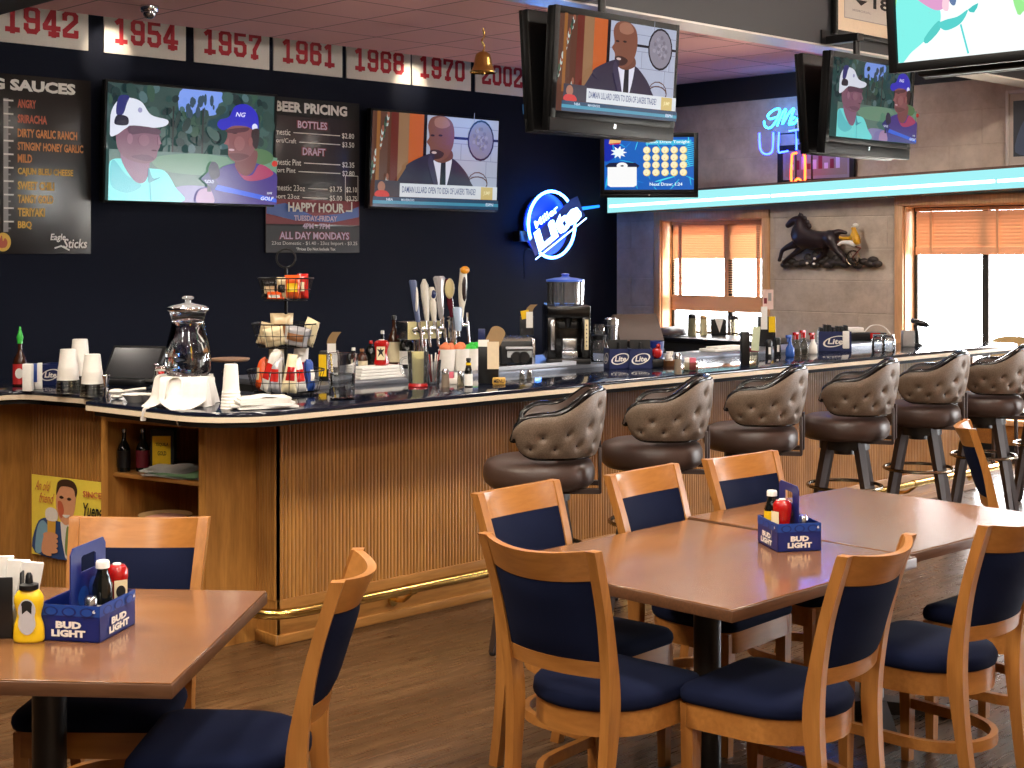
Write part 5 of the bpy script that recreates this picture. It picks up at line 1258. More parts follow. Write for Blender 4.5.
ring_bag(78, .122, .06, .14, .04, BLM, M['white'], .05, 'bright blue snack bag at the right of the bottom basket')
bag(-.05, .03, .02, .10, .18, .05, TANB, LBC, .0, .1, 'tan bag standing at the back left of the bottom basket', BB, 0, .3)
bag(.05, .03, .02, .10, .19, .05, M['white'], REDB, .0, -.1, 'white and red bag standing tall at the back right of the bottom basket', BB, .1, .3)
# --- glass pitcher
r, k = put('glass_pitcher', 342, 399, CT, 'clear glass beaker with water standing right of the snack rack', 'pitcher'); h = 46 * k
pr = [(.052, 0), (.058, .006), (.060, h * .3), (.064, h * .8), (.070, h), (.067, h), (.061, h * .8), (.056, h * .3), (.05, .012), (.002, .012)]
b = MB(); b.lathe(pr, 32, cap1=False); part(b, 'vessel', M['jar_glass'], r); b = MB(); b.lathe([(.053, .013), (.055, h * .3), (.058, h * .55)], 32); part(b, 'water', WATER, r)
b = MB(); b.lathe([(.0705, h - .004), (.073, h - .002), (.0705, h)], 32, cap0=False, cap1=False); part(b, 'rim', M['clear'], r)
# --- service counter row
ZS = 1.101
def menu_box(px, ry, z, hpx, lab, wpx=12, yellow=True, top=True):
    r, k = put_y('card_holder', px, ry, z, lab, 'card holder', None, FACE); w_ = wpx * k; h = hpx * k
    b = MB(); b.box(-w_ / 2, w_ / 2, -.03, .03, 0, h * .62, bev=.003); part(b, 'holder', M['black'], r)
    b = MB(); b.box(-w_ * .05, w_ * .42, -.036, -.031, h * .25, h * .78); part(b, 'white_card', M['paper'], r)
    if yellow: b = MB(); b.box(-w_ * .52, -w_ * .1, -.037, -.032, h * .1, h * .55); part(b, 'yellow_card', YELM, r)
    if top: b = MB(); b.grid(lambda u, v: (-w_ * .1 + (u - .0) * w_ * .5 + v * v * .03, -.02 - .01 * v, h * (.76 + .26 * v)), 4, 8); b.grid(lambda u, v: (-w_ * .1 + u * w_ * .5 + v * v * .03, -.018 - .01 * v, h * (.76 + .26 * v)), 4, 8); part(b, 'curled_card', BRN, r)
    return r
menu_box(329, 6.0, ZS, 48, 'black card holder with yellow card behind the glass beaker', 18)
r, k = put_y('napkin_stack', 376, 5.97, ZS, 'low white napkin stack on the service counter under the ketchup bottle', 'napkins', None, 0); b = MB()
for i in range(4): b.box(-.15 + .004 * i, .15 - .006 * i, -.06, .06, .016 * i, .016 * i + .0145, bev=.003)
part(b, 'stack', M['paper'], r)
r, k = put_y('ketchup_bottle', 381.5, 5.97, ZS + .064, 'red ketchup bottle standing on the white napkin stack', 'bottle'); bottle(r, .040, .135, REDK, M['white'], 'ketchup', None)
q = Pic(RZ(FACE) @ T(0, -.042, 0)); q.rect(-.022, .03, .022, .10, LBC); q.poly([(-.016, .045), (0, .062), (.016, .045), (.008, .07), (.02, .088), (.004, .083), (0, .096), (-.004, .083), (-.02, .088), (-.008, .07)], M['matte_black']); q.build('label', r)
for px, ry, h, r_, mt, cp, lb, lab in ((353.5, 6.15, .15, .026, DKG, M['white'], None, 'short dark bottle with white cap right behind the glass beaker'), (362, 6.28, .13, .03, AMB, WOODB, LBC, 'amber jar with pale label left of the ketchup bottle'), (371, 6.45, .16, .03, DKG, REDK, None, 'dark bottle with red cap behind the ketchup bottle'), (382.5, 6.5, .21, .026, DKG, M['white'], None, 'dark bottle with white stopper right behind the ketchup bottle'), (394, 6.4, .30, .036, AMB, M['black'], LBC, 'tall whiskey bottle with tan label beside the tap tower'), (407, 6.35, .2, .045, DKG, M['black'], M['paper'], 'squat black bottle with white label beneath the tap tower'), (399, 5.95, .07, .022, BLM, M['steel'], None, 'tiny blue-capped jar right of the napkin stack')):
    r, k = put_y('liquor_bottle', px, ry, ZS, lab, 'bottle', 'bottles behind the bar'); bottle(r, r_, h, mt, cp, 'wine' if h > .2 else 'round', lb, (.12, .5))
# tap towers
ryT = 6.2
xL, zT = on_y(407.5, 322, ryT); xR, zB = on_y(441, 338, ryT); wT, hT = xR - xL, zT - zB
o = empty('beer_tap_tower', ((xL + xR) / 2, ryT, ZS), 0, 'steel beer tower with a horizontal box of four taps', 'beer tower')
b = MB(); b.box(-wT / 2, wT / 2, -.0, .1, zB - ZS, zT - ZS, bev=.006); part(b, 'tap_box', M['steel'], o)
b = MB(); b.box(-wT / 2, wT / 2, -.006, 0, zB - ZS, zT - ZS, bev=.003); part(b, 'front_plate', flat('tap_plate_cream', (226, 214, 156), .4), o)
b = MB(); xc_ = wT * .06; b.cyl((xc_, .05, 0), (xc_, .05, zB - ZS + .002), .042, n=24); b.lathe([(.075, 0), (.075, .012), (.045, .02)], 24, (xc_, .05, 0)); part(b, 'pillar', M['chrome'], o)
tx = [-wT / 2 + wT * u for u in (.14, .38, .62, .86)]
for x in tx:
    b = MB(); zc_ = (zB + zT) / 2 - ZS; b.cyl((x, -.006, zc_), (x, -.03, zc_), .02, n=14); b.cyl((x, -.03, zc_), (x, -.075, zc_ - .004), .012, n=10); b.cyl((x, -.07, zc_ + .01), (x, -.085, zc_ - .09), .010, .008, n=10); b.cyl((x, -.06, zc_), (x, -.055, zc_ + .075), .009, n=8); part(b, 'faucet', M['chrome'], o)
def handle(name, px0, py0, px1, py1, prof, mat, lab, ry=ryT - .055, sec=None, dep=.018):
    xa, za = on_y(px0, py0, ry); xb, zb = on_y(px1, py1, ry); o = empty('tap_handle', (xa, ry, za), 0, lab, 'tap handle', 'beer tap handles'); L_ = zb - za; b = MB(); rings = []
    for t, w_ in prof:
        c = (xb - xa) * t + .0; rings.append([(c + w_ * math.cos(2 * PI * i / 12), dep * (.5 + w_ / .03 * .5) * math.sin(2 * PI * i / 12), L_ * t) for i in range(12)])
    b.loft(rings); part(b, 'grip', mat, o)
    if sec:
        for nm, (t0, t1, w_, m2) in sec.items():
            b = MB(); tm = (t0 + t1) / 2; b.sphere(((xb - xa) * tm, -.012, L_ * tm), w_, .014, L_ * (t1 - t0) / 2, 14, 8); part(b, nm, m2, o)
    b = MB(); b.cyl((0, 0, -.03), (0, 0, .012), .009, n=10); part(b, 'ferrule', M['chrome'], o); return o
SLB = flat('handle_slate', (86, 98, 132), .3); PALE = flat('handle_pale', (206, 200, 186), .35); MRN = flat('handle_maroon', (84, 20, 34), .25); OVB = flat('handle_beige', (206, 192, 140), .4)
handle('a', 418, 322, 412.5, 280, [(0, .012), (.1, .016), (.6, .022), (.97, .024), (1, .018)], SLB, 'slim slate-blue tap handle with white lettering, leftmost on the tower', sec={'white_stripe': (.25, .85, .008, M['white'])})
handle('b', 427, 321, 424, 279, [(0, .01), (.2, .018), (.6, .028), (.85, .026), (1, .006)], PALE, 'pale blade-shaped tap handle, second on the tower')
handle('c', 434, 321, 431.5, 287, [(0, .012), (.3, .022), (.55, .024), (.62, .016), (.8, .034), (1, .012)], PALE, 'pale tap handle with a silver square head and blue badge', sec={'blue_badge': (.66, .92, .018, BLD)})
handle('d', 441, 319, 439, 276, [(0, .01), (.15, .02), (.5, .026), (.75, .03), (.95, .044), (1, .03)], flat('handle_silver', (196, 194, 196), .25, .5), 'curved silver tap handle with a broad head, fourth on the tower')
handle('e', 452, 317, 447, 279, [(0, .014), (.12, .012), (.35, .022), (.5, .02), (1, .02)], MRN, 'maroon tap handle with a beige oval medallion', sec={'oval_medallion': (.48, 1.02, .036, OVB)})
xT, _ = on_y(452.5, 340, ryT - .04); o = empty('beer_tap_tower', (xT, ryT - .04, ZS), 0, 'slim chrome column beer tower right of the four-tap tower', 'beer tower'); _, zt_ = on_y(452, 316, ryT - .04); hh = zt_ - ZS
b = MB(); b.lathe([(.055, 0), (.055, .015), (.03, .022), (.03, hh - .03), (.036, hh - .028), (.036, hh - .006), (.02, hh)], 24); part(b, 'column', M['chrome'], o)
b = MB(); b.cyl((0, -.03, hh - .05), (.05, -.07, hh - .05), .011, n=10); b.cyl((.05, -.07, hh - .03), (.055, -.08, hh - .15), .010, .007, n=10); b.cyl((.05, -.07, hh - .05), (.05, -.07, hh + .02), .008, n=8); part(b, 'faucet', M['chrome'], o)
handle('f', 461.5, 318, 463.5, 268, [(0, .01), (.2, .014), (.3, .022), (.6, .03), (.86, .024), (1, .024)], PALE, 'tall tap handle with orange top and dark oval, on the chrome column', ryT - .11, {'orange_knob': (.88, 1.04, .034, flat('knob_orange', (226, 150, 30), .3)), 'dark_oval': (.32, .84, .018, flat('oval_dark', (36, 20, 22), .3))})
handle('g', 458.5, 331, 457.5, 307, [(0, .016), (.1, .022), (.9, .032), (1, .026)], flat('handle_ice', (164, 182, 204), .15), 'short ice-blue tap handle on the chrome column', ryT - .12)
# pitchers, shakers and small things along the bar
r, k = put('drink_pitcher', 418, 386.5, CT, 'clear pitcher with a yellow menu card and red base below the four taps', 'pitcher'); h = 35 * k
b = MB(); b.lathe([(.042, 0), (.044, .012), (.048, .014), (.052, h), (.049, h), (.044, .02), (.002, .018)], 28, cap1=False); part(b, 'vessel', M['clear'], r)
b = MB(); b.lathe([(.05, 0), (.052, .004), (.047, .02)], 28); part(b, 'red_base', REDK, r)
b = MB(); b.M = RZ(FACE); b.box(-.034, .030, -.01, -.006, .02, h * 1.0); part(b, 'yellow_card', flat('card_yellow', (224, 212, 140), .6), r)
b = MB(); b.M = RZ(FACE); b.tube(smooth_path([(-.05, 0, h * .85), (-.085, 0, h * .75), (-.08, 0, h * .4), (-.046, 0, h * .25)], 5), .006, 8); part(b, 'handle', M['clear'], r)
r, k = put('straw_glass', 433, 384, CT, 'clear tumbler of red and white straws right of the yellow card pitcher', 'glass'); h = 30 * k
b = MB(); b.lathe([(.032, 0), (.034, .008), (.042, h * .8), (.040, h * .8), (.03, .01), (.002, .01)], 24, cap1=False); part(b, 'tumbler', M['clear'], r)
rn = random.Random(4)
for i in range(7):
    a = rn.uniform(0, 6.3); b = MB(); b.cyl((.01 * math.cos(a), .01 * math.sin(a), .012), (.034 * math.cos(a), .034 * math.sin(a), h * rn.uniform(.95, 1.15)), .0035, n=7); part(b, 'straw', REDK if i % 2 else M['white'], r)
def shaker(px, py, lab, mat=None, hpx=15, r_=.02, cap=None, name='shaker', grp='table shakers'):
    r, k = put(name, px, py, CT, lab, name.replace('_', ' '), grp); h = hpx * k
    b = MB(); b.lathe([(r_, 0), (r_, h * .1), (r_ * .85, h * .72)], 16); part(b, 'body', mat or FROST, r)
    b = MB(); b.lathe([(r_ * .88, h * .72), (r_ * .88, h * .88), (r_ * .6, h)], 16); part(b, 'cap', cap or M['steel'], r); return r
shaker(445.5, 387, 'glass pepper shaker below the chrome column tower', flat('pepper_grey', (126, 112, 96), .5), 18, .021)
shaker(460.5, 386, 'clear salt shaker left of the dark hot sauce bottle', None, 15, .018)
r, k = put('packet_holder', 454, 384, CT, 'holder of pink and white sweetener packets between the shakers', 'packet holder', None, FACE)
b = MB(); b.box(-.035, .035, -.02, .02, 0, .03, bev=.003); part(b, 'tray', M['white'], r); b = MB(); b.box(-.03, -.002, -.012, .012, .005, .062, bev=.002); part(b, 'pink_packets', flat('packet_pink', (214, 100, 120), .6), r); b = MB(); b.box(.002, .03, -.012, .012, .005, .058, bev=.002); part(b, 'white_packets', M['paper'], r)
r, k = put('sauce_bottle', 468.5, 387, CT, 'slim hot sauce bottle with yellow neck band and white label', 'bottle'); bottle(r, .020, .145, DKG, M['black'], 'wine', M['paper'], (.05, .46), .5)
b = MB(); b.lathe([(.0135, .110), (.0135, .122)], 14, cap0=False, cap1=False); part(b, 'neck_band', YELM, r)
for px, ry, lab, c1 in ((447, 6.05, 'white tub with orange contents left of the chrome column', flat('fruit_orange', (226, 128, 84), .6)), (461.5, 6.02, 'white tub heaped with orange and green garnish right of the chrome column', flat('fruit_orange', (226, 128, 84), .6)), (472, 6.0, 'white tub with green lid beside the black card holder', GRN)):
    r, k = put_y('garnish_tub', px, ry, ZS, lab, 'tub', 'garnish tubs'); b = MB(); b.lathe([(.04, 0), (.05, .12), (.046, .12), (.037, .01), (.002, .01)], 20, cap1=False); part(b, 'tub', M['white'], r)
    b = MB(); rn = random.Random(px)
    for i in range(9): a = rn.uniform(0, 6.3); b.sphere((.024 * math.cos(a), .024 * math.sin(a), .122 + rn.uniform(-.005, .016)), .02, n=8, m=6)
    part(b, 'garnish', c1, r); r['kind'] = 'thing'
r, k = put('card_holder', 489, 383, CT, 'tall black card holder with white menu slip and brown round-topped card', 'card holder', None, FACE)
b = MB(); b.box(-.055, .05, -.035, .035, 0, .19, bev=.004); part(b, 'holder', M['black'], r); b = MB(); b.box(-.008, .052, -.041, -.036, .075, .215); part(b, 'menu_slip', flat('slip_cream', (222, 204, 172), .6), r)
b = MB(); b.M = T(.015, -.03, .20) @ RY(.45); b.prism([(-.04, 0), (.04, 0)] + [(.04 * math.cos(PI * i / 12), .07 + .03 * math.sin(PI * i / 12)) for i in range(13)], 0, .003, M=RX(PI / 2)); part(b, 'coaster_card', BRN, r)
b = MB(); b.box(-.055, .0, -.04, -.036, .19, .225); part(b, 'white_edge', M['paper'], r); b = MB(); b.box(-.055, -.02, -.02, .0, .215, .28, bev=.002); part(b, 'dark_card', BLD, r)
r, k = put('name_block', 499, 384.5, CT, 'small yellow lettered block at the foot of the black card holder', 'block', None, FACE); b = MB(); b.box(-.033, .033, -.02, .02, 0, .036, bev=.006); part(b, 'block', flat('block_gold', (206, 160, 70), .5), r); q = Pic(T(0, -.0205, 0)); q.text('MENU', 0, .018, .055, .02, M['matte_black'], .03); q.build('lettering', r)
# toaster oven
xL, zT = on_y(517, 341, 6.02); w_ = 33 * (6.02 / (CA - 5 / 1450 * SA)) / F; h = zT - ZS
o = empty('toaster_oven', (xL, 6.02, ZS), FACE + .12, 'steel conveyor toaster with two black dials on the service counter', 'toaster')
b = MB(); b.box(-w_ / 2, w_ / 2, 0, .3, .015, h, bev=.008); part(b, 'casing', M['black'], o); b = MB(); b.box(-w_ * .3, w_ * .45, -.008, 0, .05, h * .62, bev=.003); cp_ = part(b, 'control_panel', flat('panel_grey', (190, 192, 196), .4), o)
b = MB(); b.box(-w_ * .35, w_ * .48, -.03, 0, h * .68, h * .78, bev=.004); part(b, 'shelf_rail', flat('panel_grey', (190, 192, 196), .4), o); b = MB(); b.box(w_ * .44, w_ * .54, -.03, .28, 0.0, h * 1.1, bev=.004); part(b, 'side_wing', M['steel'], o)
b = MB(); b.box(-w_ * .45, w_ * .45, .0, .25, h, h + .012)
for i in range(8): b.box(-w_ * .42 + i * w_ * .105, -w_ * .37 + i * w_ * .105, -.01, .25, h + .012, h + .02)
part(b, 'top_grill', M['steel'], o)
for x in (-.02, .20):
    b = MB(); b.lathe([(.033, 0), (.036, .008), (.03, .022)], 18, M=T(w_ * x, -.008, h * .34) @ RX(PI / 2)); part(b, 'dial', M['black'], cp_)
for x in (-.4, .4): b = MB(); b.box(w_ * x - .02, w_ * x + .02, .02, .28, 0, .016); part(b, 'foot', M['black'], o)
r = menu_box(521, 6.2, ZS + h + .021, 30, 'black card box with white and yellow cards on top of the toaster', 14, False); r.location.y = 6.15
b = MB(); b.M = T(0, -.03, .10) @ RY(-.2); b.box(-.03, .02, -.002, .002, 0, .05); part(b, 'yellow_card', YELM, r)
for px, lab in ((522, 'silver-topped shaker in front of the toaster, left one'), (529.5, 'silver-topped shaker in front of the toaster, right one')): shaker(px, 380 if px < 525 else 379, lab, None, 9, .015, M['chrome'])
r, k = put_y('serving_tray', 536, 5.86, ZS, 'flat pale grey tray along the counter in front of the juice machine', 'tray'); b = MB(); b.box(-.36, .30, -.03, .10, 0, .006, bev=.002); b.box(-.36, .30, -.034, -.028, 0, .024, bev=.002); b.box(-.36, -.355, -.03, .1, 0, .024); b.box(.295, .30, -.03, .1, 0, .024); part(b, 'tray', flat('tray_grey', (186, 194, 206), .4), r)
# juice machine
ryJ = 6.0
xL, zT = on_y(567.5, 305, ryJ); w_ = 43 * (ryJ / (CA - 55.5 / 1450 * SA)) / F; h = zT - ZS
o = empty('drink_machine', (xL, ryJ, ZS), FACE + .05, 'black drink machine with clear hopper and blue lid on the service counter', 'drink machine')
b = MB(); b.box(-w_ / 2, w_ / 2, 0, .36, .02, h, bev=.012); b.box(-w_ / 2, -w_ * .3, -.1, 0, .02, h * .8, bev=.01); b.box(w_ * .3, w_ / 2, -.1, 0, .02, h * .8, bev=.01); b.box(-w_ / 2, w_ / 2, -.1, .0, h * .78, h, bev=.012); part(b, 'body', M['gloss_black'], o)
b = MB(); b.box(-w_ / 2, w_ / 2, -.12, .02, 0, .03, bev=.006); part(b, 'drip_tray', M['black'], o); b = MB(); b.box(-w_ * .16, w_ * .2, -.105, -.02, .03, .075, bev=.004); part(b, 'drip_grill', M['steel'], o)
for nm, x0_, x1_ in (('light_strip', -.42, -.33), ('button_strip', .36, .45)):
    b = MB(); b.box(w_ * x0_, w_ * x1_, -.104, -.1, h * .24, h * .76, bev=.003); part(b, nm, M['steel'] if x0_ < 0 else LBC, o)
b = MB()
for i in range(6): b.box(w_ * .395, w_ * .415, -.107, -.103, h * (.3 + .07 * i), h * (.325 + .07 * i))
part(b, 'button', M['black'], o)
b = MB(); b.box(-w_ * .12, w_ * .22, -.012, -.002, h * .2, h * .42, bev=.003); part(b, 'name_plate', M['steel'], o)
b = MB(); b.cyl((0, -.03, h * .78), (0, -.03, h * .62), .03, .018, n=14); b.box(-.06, .06, -.04, 0, h * .6, h * .72, bev=.006); part(b, 'nozzle', M['black'], o)
_, zt2 = on_y(567, 279.5, ryJ + .11); hc = zt2 - ZS; rc = w_ * .44
b = MB(); b.lathe([(rc, h), (rc, hc), (rc - .005, hc), (rc - .005, h + .004)], 36, (0, .15, 0), cap1=False); part(b, 'hopper', M['clear'], o)
b = MB()
for i in range(7): a = i * PI / 3.5; b.cyl((rc * .93 * math.cos(a), .15 + rc * .93 * math.sin(a), h), (rc * .93 * math.cos(a), .15 + rc * .93 * math.sin(a), hc - .004), .005, n=6)
part(b, 'hopper_rib', M['steel'], o)
b = MB(); b.lathe([(rc + .004, hc - .012), (rc + .004, hc), (rc * .6, hc + .01), (.03, hc + .014), (.018, hc + .022), (.026, hc + .032), (.014, hc + .038)], 36, (0, .15, 0)); part(b, 'lid', flat('lid_blue', (70, 110, 220), .3), o)
# jars, cartons and register
r, k = put_y('storage_jar', 599, 5.93, ZS, 'clear lidded jar just right of the drink machine', 'jar'); b = MB(); b.lathe([(.05, 0), (.055, .01), (.055, .10), (.04, .13), (.038, .135)], 24, cap1=False); part(b, 'jar', M['clear'], r); b = MB(); b.lathe([(.042, .133), (.046, .16), (.03, .165)], 20); part(b, 'collar', M['black'], r); b = MB(); b.lathe([(.03, .165), (.036, .20), (.026, .225)], 20); part(b, 'stopper', M['clear'], r)
r, k = put_y('steel_cup', 611.5, 6.1, ZS, 'steel cup behind the pair of navy cartons', 'cup'); b = MB(); b.lathe([(.03, .0), (.04, .20), (.045, .205), (.045, .24), (.03, .25)], 20); part(b, 'cup', M['steel'], r)
for px, py, rz, lab in ((617.5, 371, FACE + .75, 'navy carton with white oval mark, left one of the pair by the drink machine'), (640, 371, FACE + .55, 'navy carton with white oval mark, right one of the pair near the window')):
    r, k = put('bottle_carton', px, py - 3, CT, lab, 'carton', 'navy bottle cartons', rz - .55); caddy(r, .135, .12, .115, .15, BLD, BLM, ('Lite',), False, True)
    b = MB(); b.box(-.06, .06, -.004, .004, .0, .165, bev=.002); b.box(-.004, .004, -.05, .05, 0, .15, bev=.002); part(b, 'divider', M['matte_black'], r)
r, k = put_y('register_screen', 615, 6.55, 0, 'brown-backed register screen seen from behind, right of the drink machine', 'monitor', None, FACE + .45)
b = MB(); b.M = T(0, 0, 1.255) @ RX(-.5); b.box(-.17, .17, -.02, .02, -.10, .10, bev=.008); part(b, 'casing', flat('register_brown', (82, 66, 58), .5), r)
b = MB(); b.box(-.05, .05, -.02, .04, 1.105, 1.25, bev=.004); b.box(-.14, .14, -.12, .12, 1.102, 1.125, bev=.004); part(b, 'stand', M['black'], r); r.location.y = 6.35
for c in list(r.children):
    for v in c.data.vertices: v.co.z -= ZS
r.location.z = ZS
r, k = put('picnic_bucket', 654, 366.5, CT, 'blue bucket with a red scoop, left of the creamer basket', 'bucket'); b = MB(); b.lathe([(.045, 0), (.055, .09), (.06, .15), (.056, .15), (.04, .01), (.002, .01)], 24, cap1=False); part(b, 'bucket', BLU, r); b = MB(); b.M = RZ(FACE); b.sphere((.012, -.05, .085), .032, .02, .035); b.sphere((.02, -.058, .125), .014); part(b, 'red_scoop', REDK, r); b = MB(); b.M = RZ(FACE); b.box(-.06, .05, -.065, -.05, 0, .05, bev=.01); part(b, 'black_base', M['black'], r)
r, k = put('creamer_basket', 669, 366, CT, 'woven brown basket of white creamers', 'basket'); b = MB(); b.lathe([(.04, 0), (.062, .035), (.058, .035), (.036, .006), (.002, .006)], 20, cap1=False); part(b, 'basket', WOODB, r); b = MB(); rn = random.Random(9)
for i in range(9): a = rn.uniform(0, 6.3); q_ = rn.uniform(.0, .035); b.lathe([(.012, 0), (.016, .022)], 10, (q_ * math.cos(a), q_ * math.sin(a), .028 + .018 * (i % 3)))
part(b, 'creamers', M['white'], r)
shaker(678, 374, 'tall pepper mill standing at the bar edge before the window', flat('pepper_grey', (126, 112, 96), .5), 21, .022)
r, k = put('packet_holder', 690.5, 371, CT, 'clear holder of pink packets right of the pepper mill', 'packet holder', None, FACE); b = MB(); b.box(-.04, .04, -.025, .025, 0, .05, bev=.003); part(b, 'tray', FROST, r); b = MB(); b.box(-.005, .03, -.015, .015, .005, .075, bev=.002); part(b, 'pink_packets', flat('packet_pink', (214, 100, 120), .6), r); b = MB(); b.box(-.034, -.008, -.015, .015, .005, .075, bev=.002); part(b, 'white_packets', M['paper'], r)
r, k = put_y('napkin_tray', 727, 6.0, ZS, 'flat white napkin pile below the window on the service counter', 'napkins'); b = MB(); b.box(-.19, .17, -.05, .09, 0, .02, bev=.006); b.box(-.14, .16, -.03, .07, .02, .032, bev=.006); part(b, 'pile', M['paper'], r)
r, k = put('card_holder', 749, 365, CT, 'black card holder with pale green slip at the middle of the bar', 'card holder', None, FACE); b = MB(); b.box(-.05, .0, -.03, .03, 0, .20, bev=.004); part(b, 'holder', M['black'], r); b = MB(); b.M = RY(.08); b.box(.0, .045, -.034, -.028, .09, .235); part(b, 'green_slip', flat('slip_green', (196, 208, 176), .6), r)
b = MB(); b.box(.0, .052, -.03, .03, 0, .08, bev=.004); part(b, 'clear_base', FROST, r); b = MB(); b.box(-.002, .055, -.033, .033, .08, .105, bev=.004); part(b, 'red_band', MAR, r)
r, k = put_y('card_holder', 766.5, 6.1, ZS, 'black card holder with yellow card and printed sheet, right of the narrow window', 'card holder', None, FACE); b = MB(); b.box(-.06, .06, -.03, .03, 0, .21, bev=.004); part(b, 'holder', M['black'], r); b = MB(); b.box(-.045, .0, -.036, -.031, .12, .28); part(b, 'white_card', M['paper'], r); b = MB(); b.box(.01, .056, -.036, -.031, .1, .21); part(b, 'yellow_card', YELM, r)
b = MB(); b.box(-.03, .045, -.02, -.016, .26, .40); part(b, 'printed_sheet', flat('sheet_pink', (226, 196, 186), .6), r); q = Pic(T(0, -.021, 0)); q.rect(-.022, .30, .0, .34, MAR); q.rect(.008, .32, .03, .375, GRY); q.build('sheet_print', r)
for px, py, lab in ((769, 357, 'black shaker marked 1 below the yellow card, left of its twin'), (777.5, 354.5, 'black shaker marked 1, right of its twin and left of the spray bottles')):
    r = shaker(px, py, lab, M['black'], 17, .024, M['black']); q = Pic(RZ(FACE) @ T(0, -.0255, 0)); q.text('1', 0, .042, .016, .045, M['white'], .06); q.build('number', r)
for px, py, h, c1, c2, lab in ((790, 356.5, .13, flat('soap_blue', (50, 90, 170), .2), BLM, 'blue spray bottle, first of the bottles left of the black-topped carton'), (797, 355, .14, FROST, REDK, 'clear bottle with red pump beside the blue spray bottle'), (804, 354.5, .15, FROST, REDK, 'clear spray bottle with red trigger, third of the bottles'), (813, 353.5, .13, M['white'], REDK, 'white bottle with red trigger just left of the black-topped carton')):
    r, k = put('spray_bottle', px, py, CT, lab, 'spray bottle', 'spray bottles on the bar'); b = MB(); b.lathe([(.026, 0), (.03, .006), (.028, h * .4), (.012, h * .62), (.010, h * .75)], 18); part(b, 'bottle_body', c1, r)
    b = MB(); b.M = RZ(FACE + .6); b.cyl((0, 0, h * .74), (0, 0, h * .95), .011, n=10); b.box(-.035, .012, -.008, .008, h * .93, h * 1.08, bev=.003); b.box(-.026, -.02, -.004, .004, h * .72, h * .95); part(b, 'trigger_head', c2, r)
r, k = put('bottle_carton', 834, 350.5, CT, 'navy carton topped with black napkin holders, far along the bar', 'carton', 'navy bottle cartons', -.9); caddy(r, .22, .17, .135, .16, BLD, BLM, ('Lite',), False, True); b = MB(); rn = random.Random(1)
for i in range(7): b.box(-.10 + i * .028, -.08 + i * .028, -.07, .07, .01, .165 + rn.uniform(-.012, .02), bev=.002)
part(b, 'black_contents', M['matte_black'], r); b = MB(); b.box(.05, .095, -.095, -.086, .02, .14, bev=.006); part(b, 'white_napkin', M['paper'], r)
r, k = put_y('card_reader', 864, 6.0, ZS, 'black and red card reader with white lid on the counter behind the clear jars', 'card reader', None, FACE + .2); b = MB(); b.box(-.16, .16, -.06, .06, 0, .06, bev=.01); part(b, 'body', M['black'], r); b = MB(); b.box(-.15, -.02, -.05, .05, .06, .1, bev=.01); part(b, 'white_lid', M['white'], r); b = MB(); b.box(.02, .10, -.068, -.058, .015, .06, bev=.004); part(b, 'red_panel', REDK, r)
b = MB(); b.tube(smooth_path([(.0, 0, .06), (.06, 0, .11), (.16, .0, .1), (.24, -.02, .0)], 5), .005, 6); part(b, 'cable', M['white'], r)
for px, lab in ((878.5, 'clear glass jar near the bar end, left one'), (888.5, 'clear glass jar near the bar end, right one')):
    r, k = put('glass_jar', px, 352, CT, lab, 'jar', 'clear jars near the bar end'); b = MB(); b.lathe([(.042, 0), (.046, .006), (.046, .085), (.036, .10), (.034, .10), (.043, .082), (.043, .01), (.002, .01)], 22, cap1=False); part(b, 'jar', M['clear'], r); b = MB(); b.lathe([(.037, .1), (.039, .104), (.039, .118), (.03, .12)], 20); part(b, 'lid', M['steel'], r)
r, k = put('grey_box', 909.5, 346.5, CT, 'small grey box beside the black scanner near the windows', 'box', None, FACE); b = MB(); b.box(-.055, .03, -.03, .03, 0, .115, bev=.004); part(b, 'box', GRY, r)
r, k = put('bar_scanner', 917, 345.5, CT, 'black handheld scanner on a stand near the windows', 'scanner', None, FACE); b = MB(); b.lathe([(.04, 0), (.04, .01), (.016, .018)], 18); part(b, 'base', M['black'], r); b = MB(); b.tube(smooth_path([(0, 0, .01), (.0, 0, .07), (-.012, 0, .15)], 5), [.014] * 11, 10); part(b, 'neck', M['black'], r)
b = MB(); b.M = T(.015, 0, .165) @ RY(.28); b.sphere((.02, 0, 0), .06, .035, .024, 14, 8); b.box(-.06, .0, -.025, .025, -.014, .014, bev=.008); part(b, 'head', M['black'], r); b = MB(); b.M = T(.015, 0, .165) @ RY(.28); b.box(-.055, -.012, -.022, .022, .014, .022, bev=.004); part(b, 'grey_top', M['steel'], r)
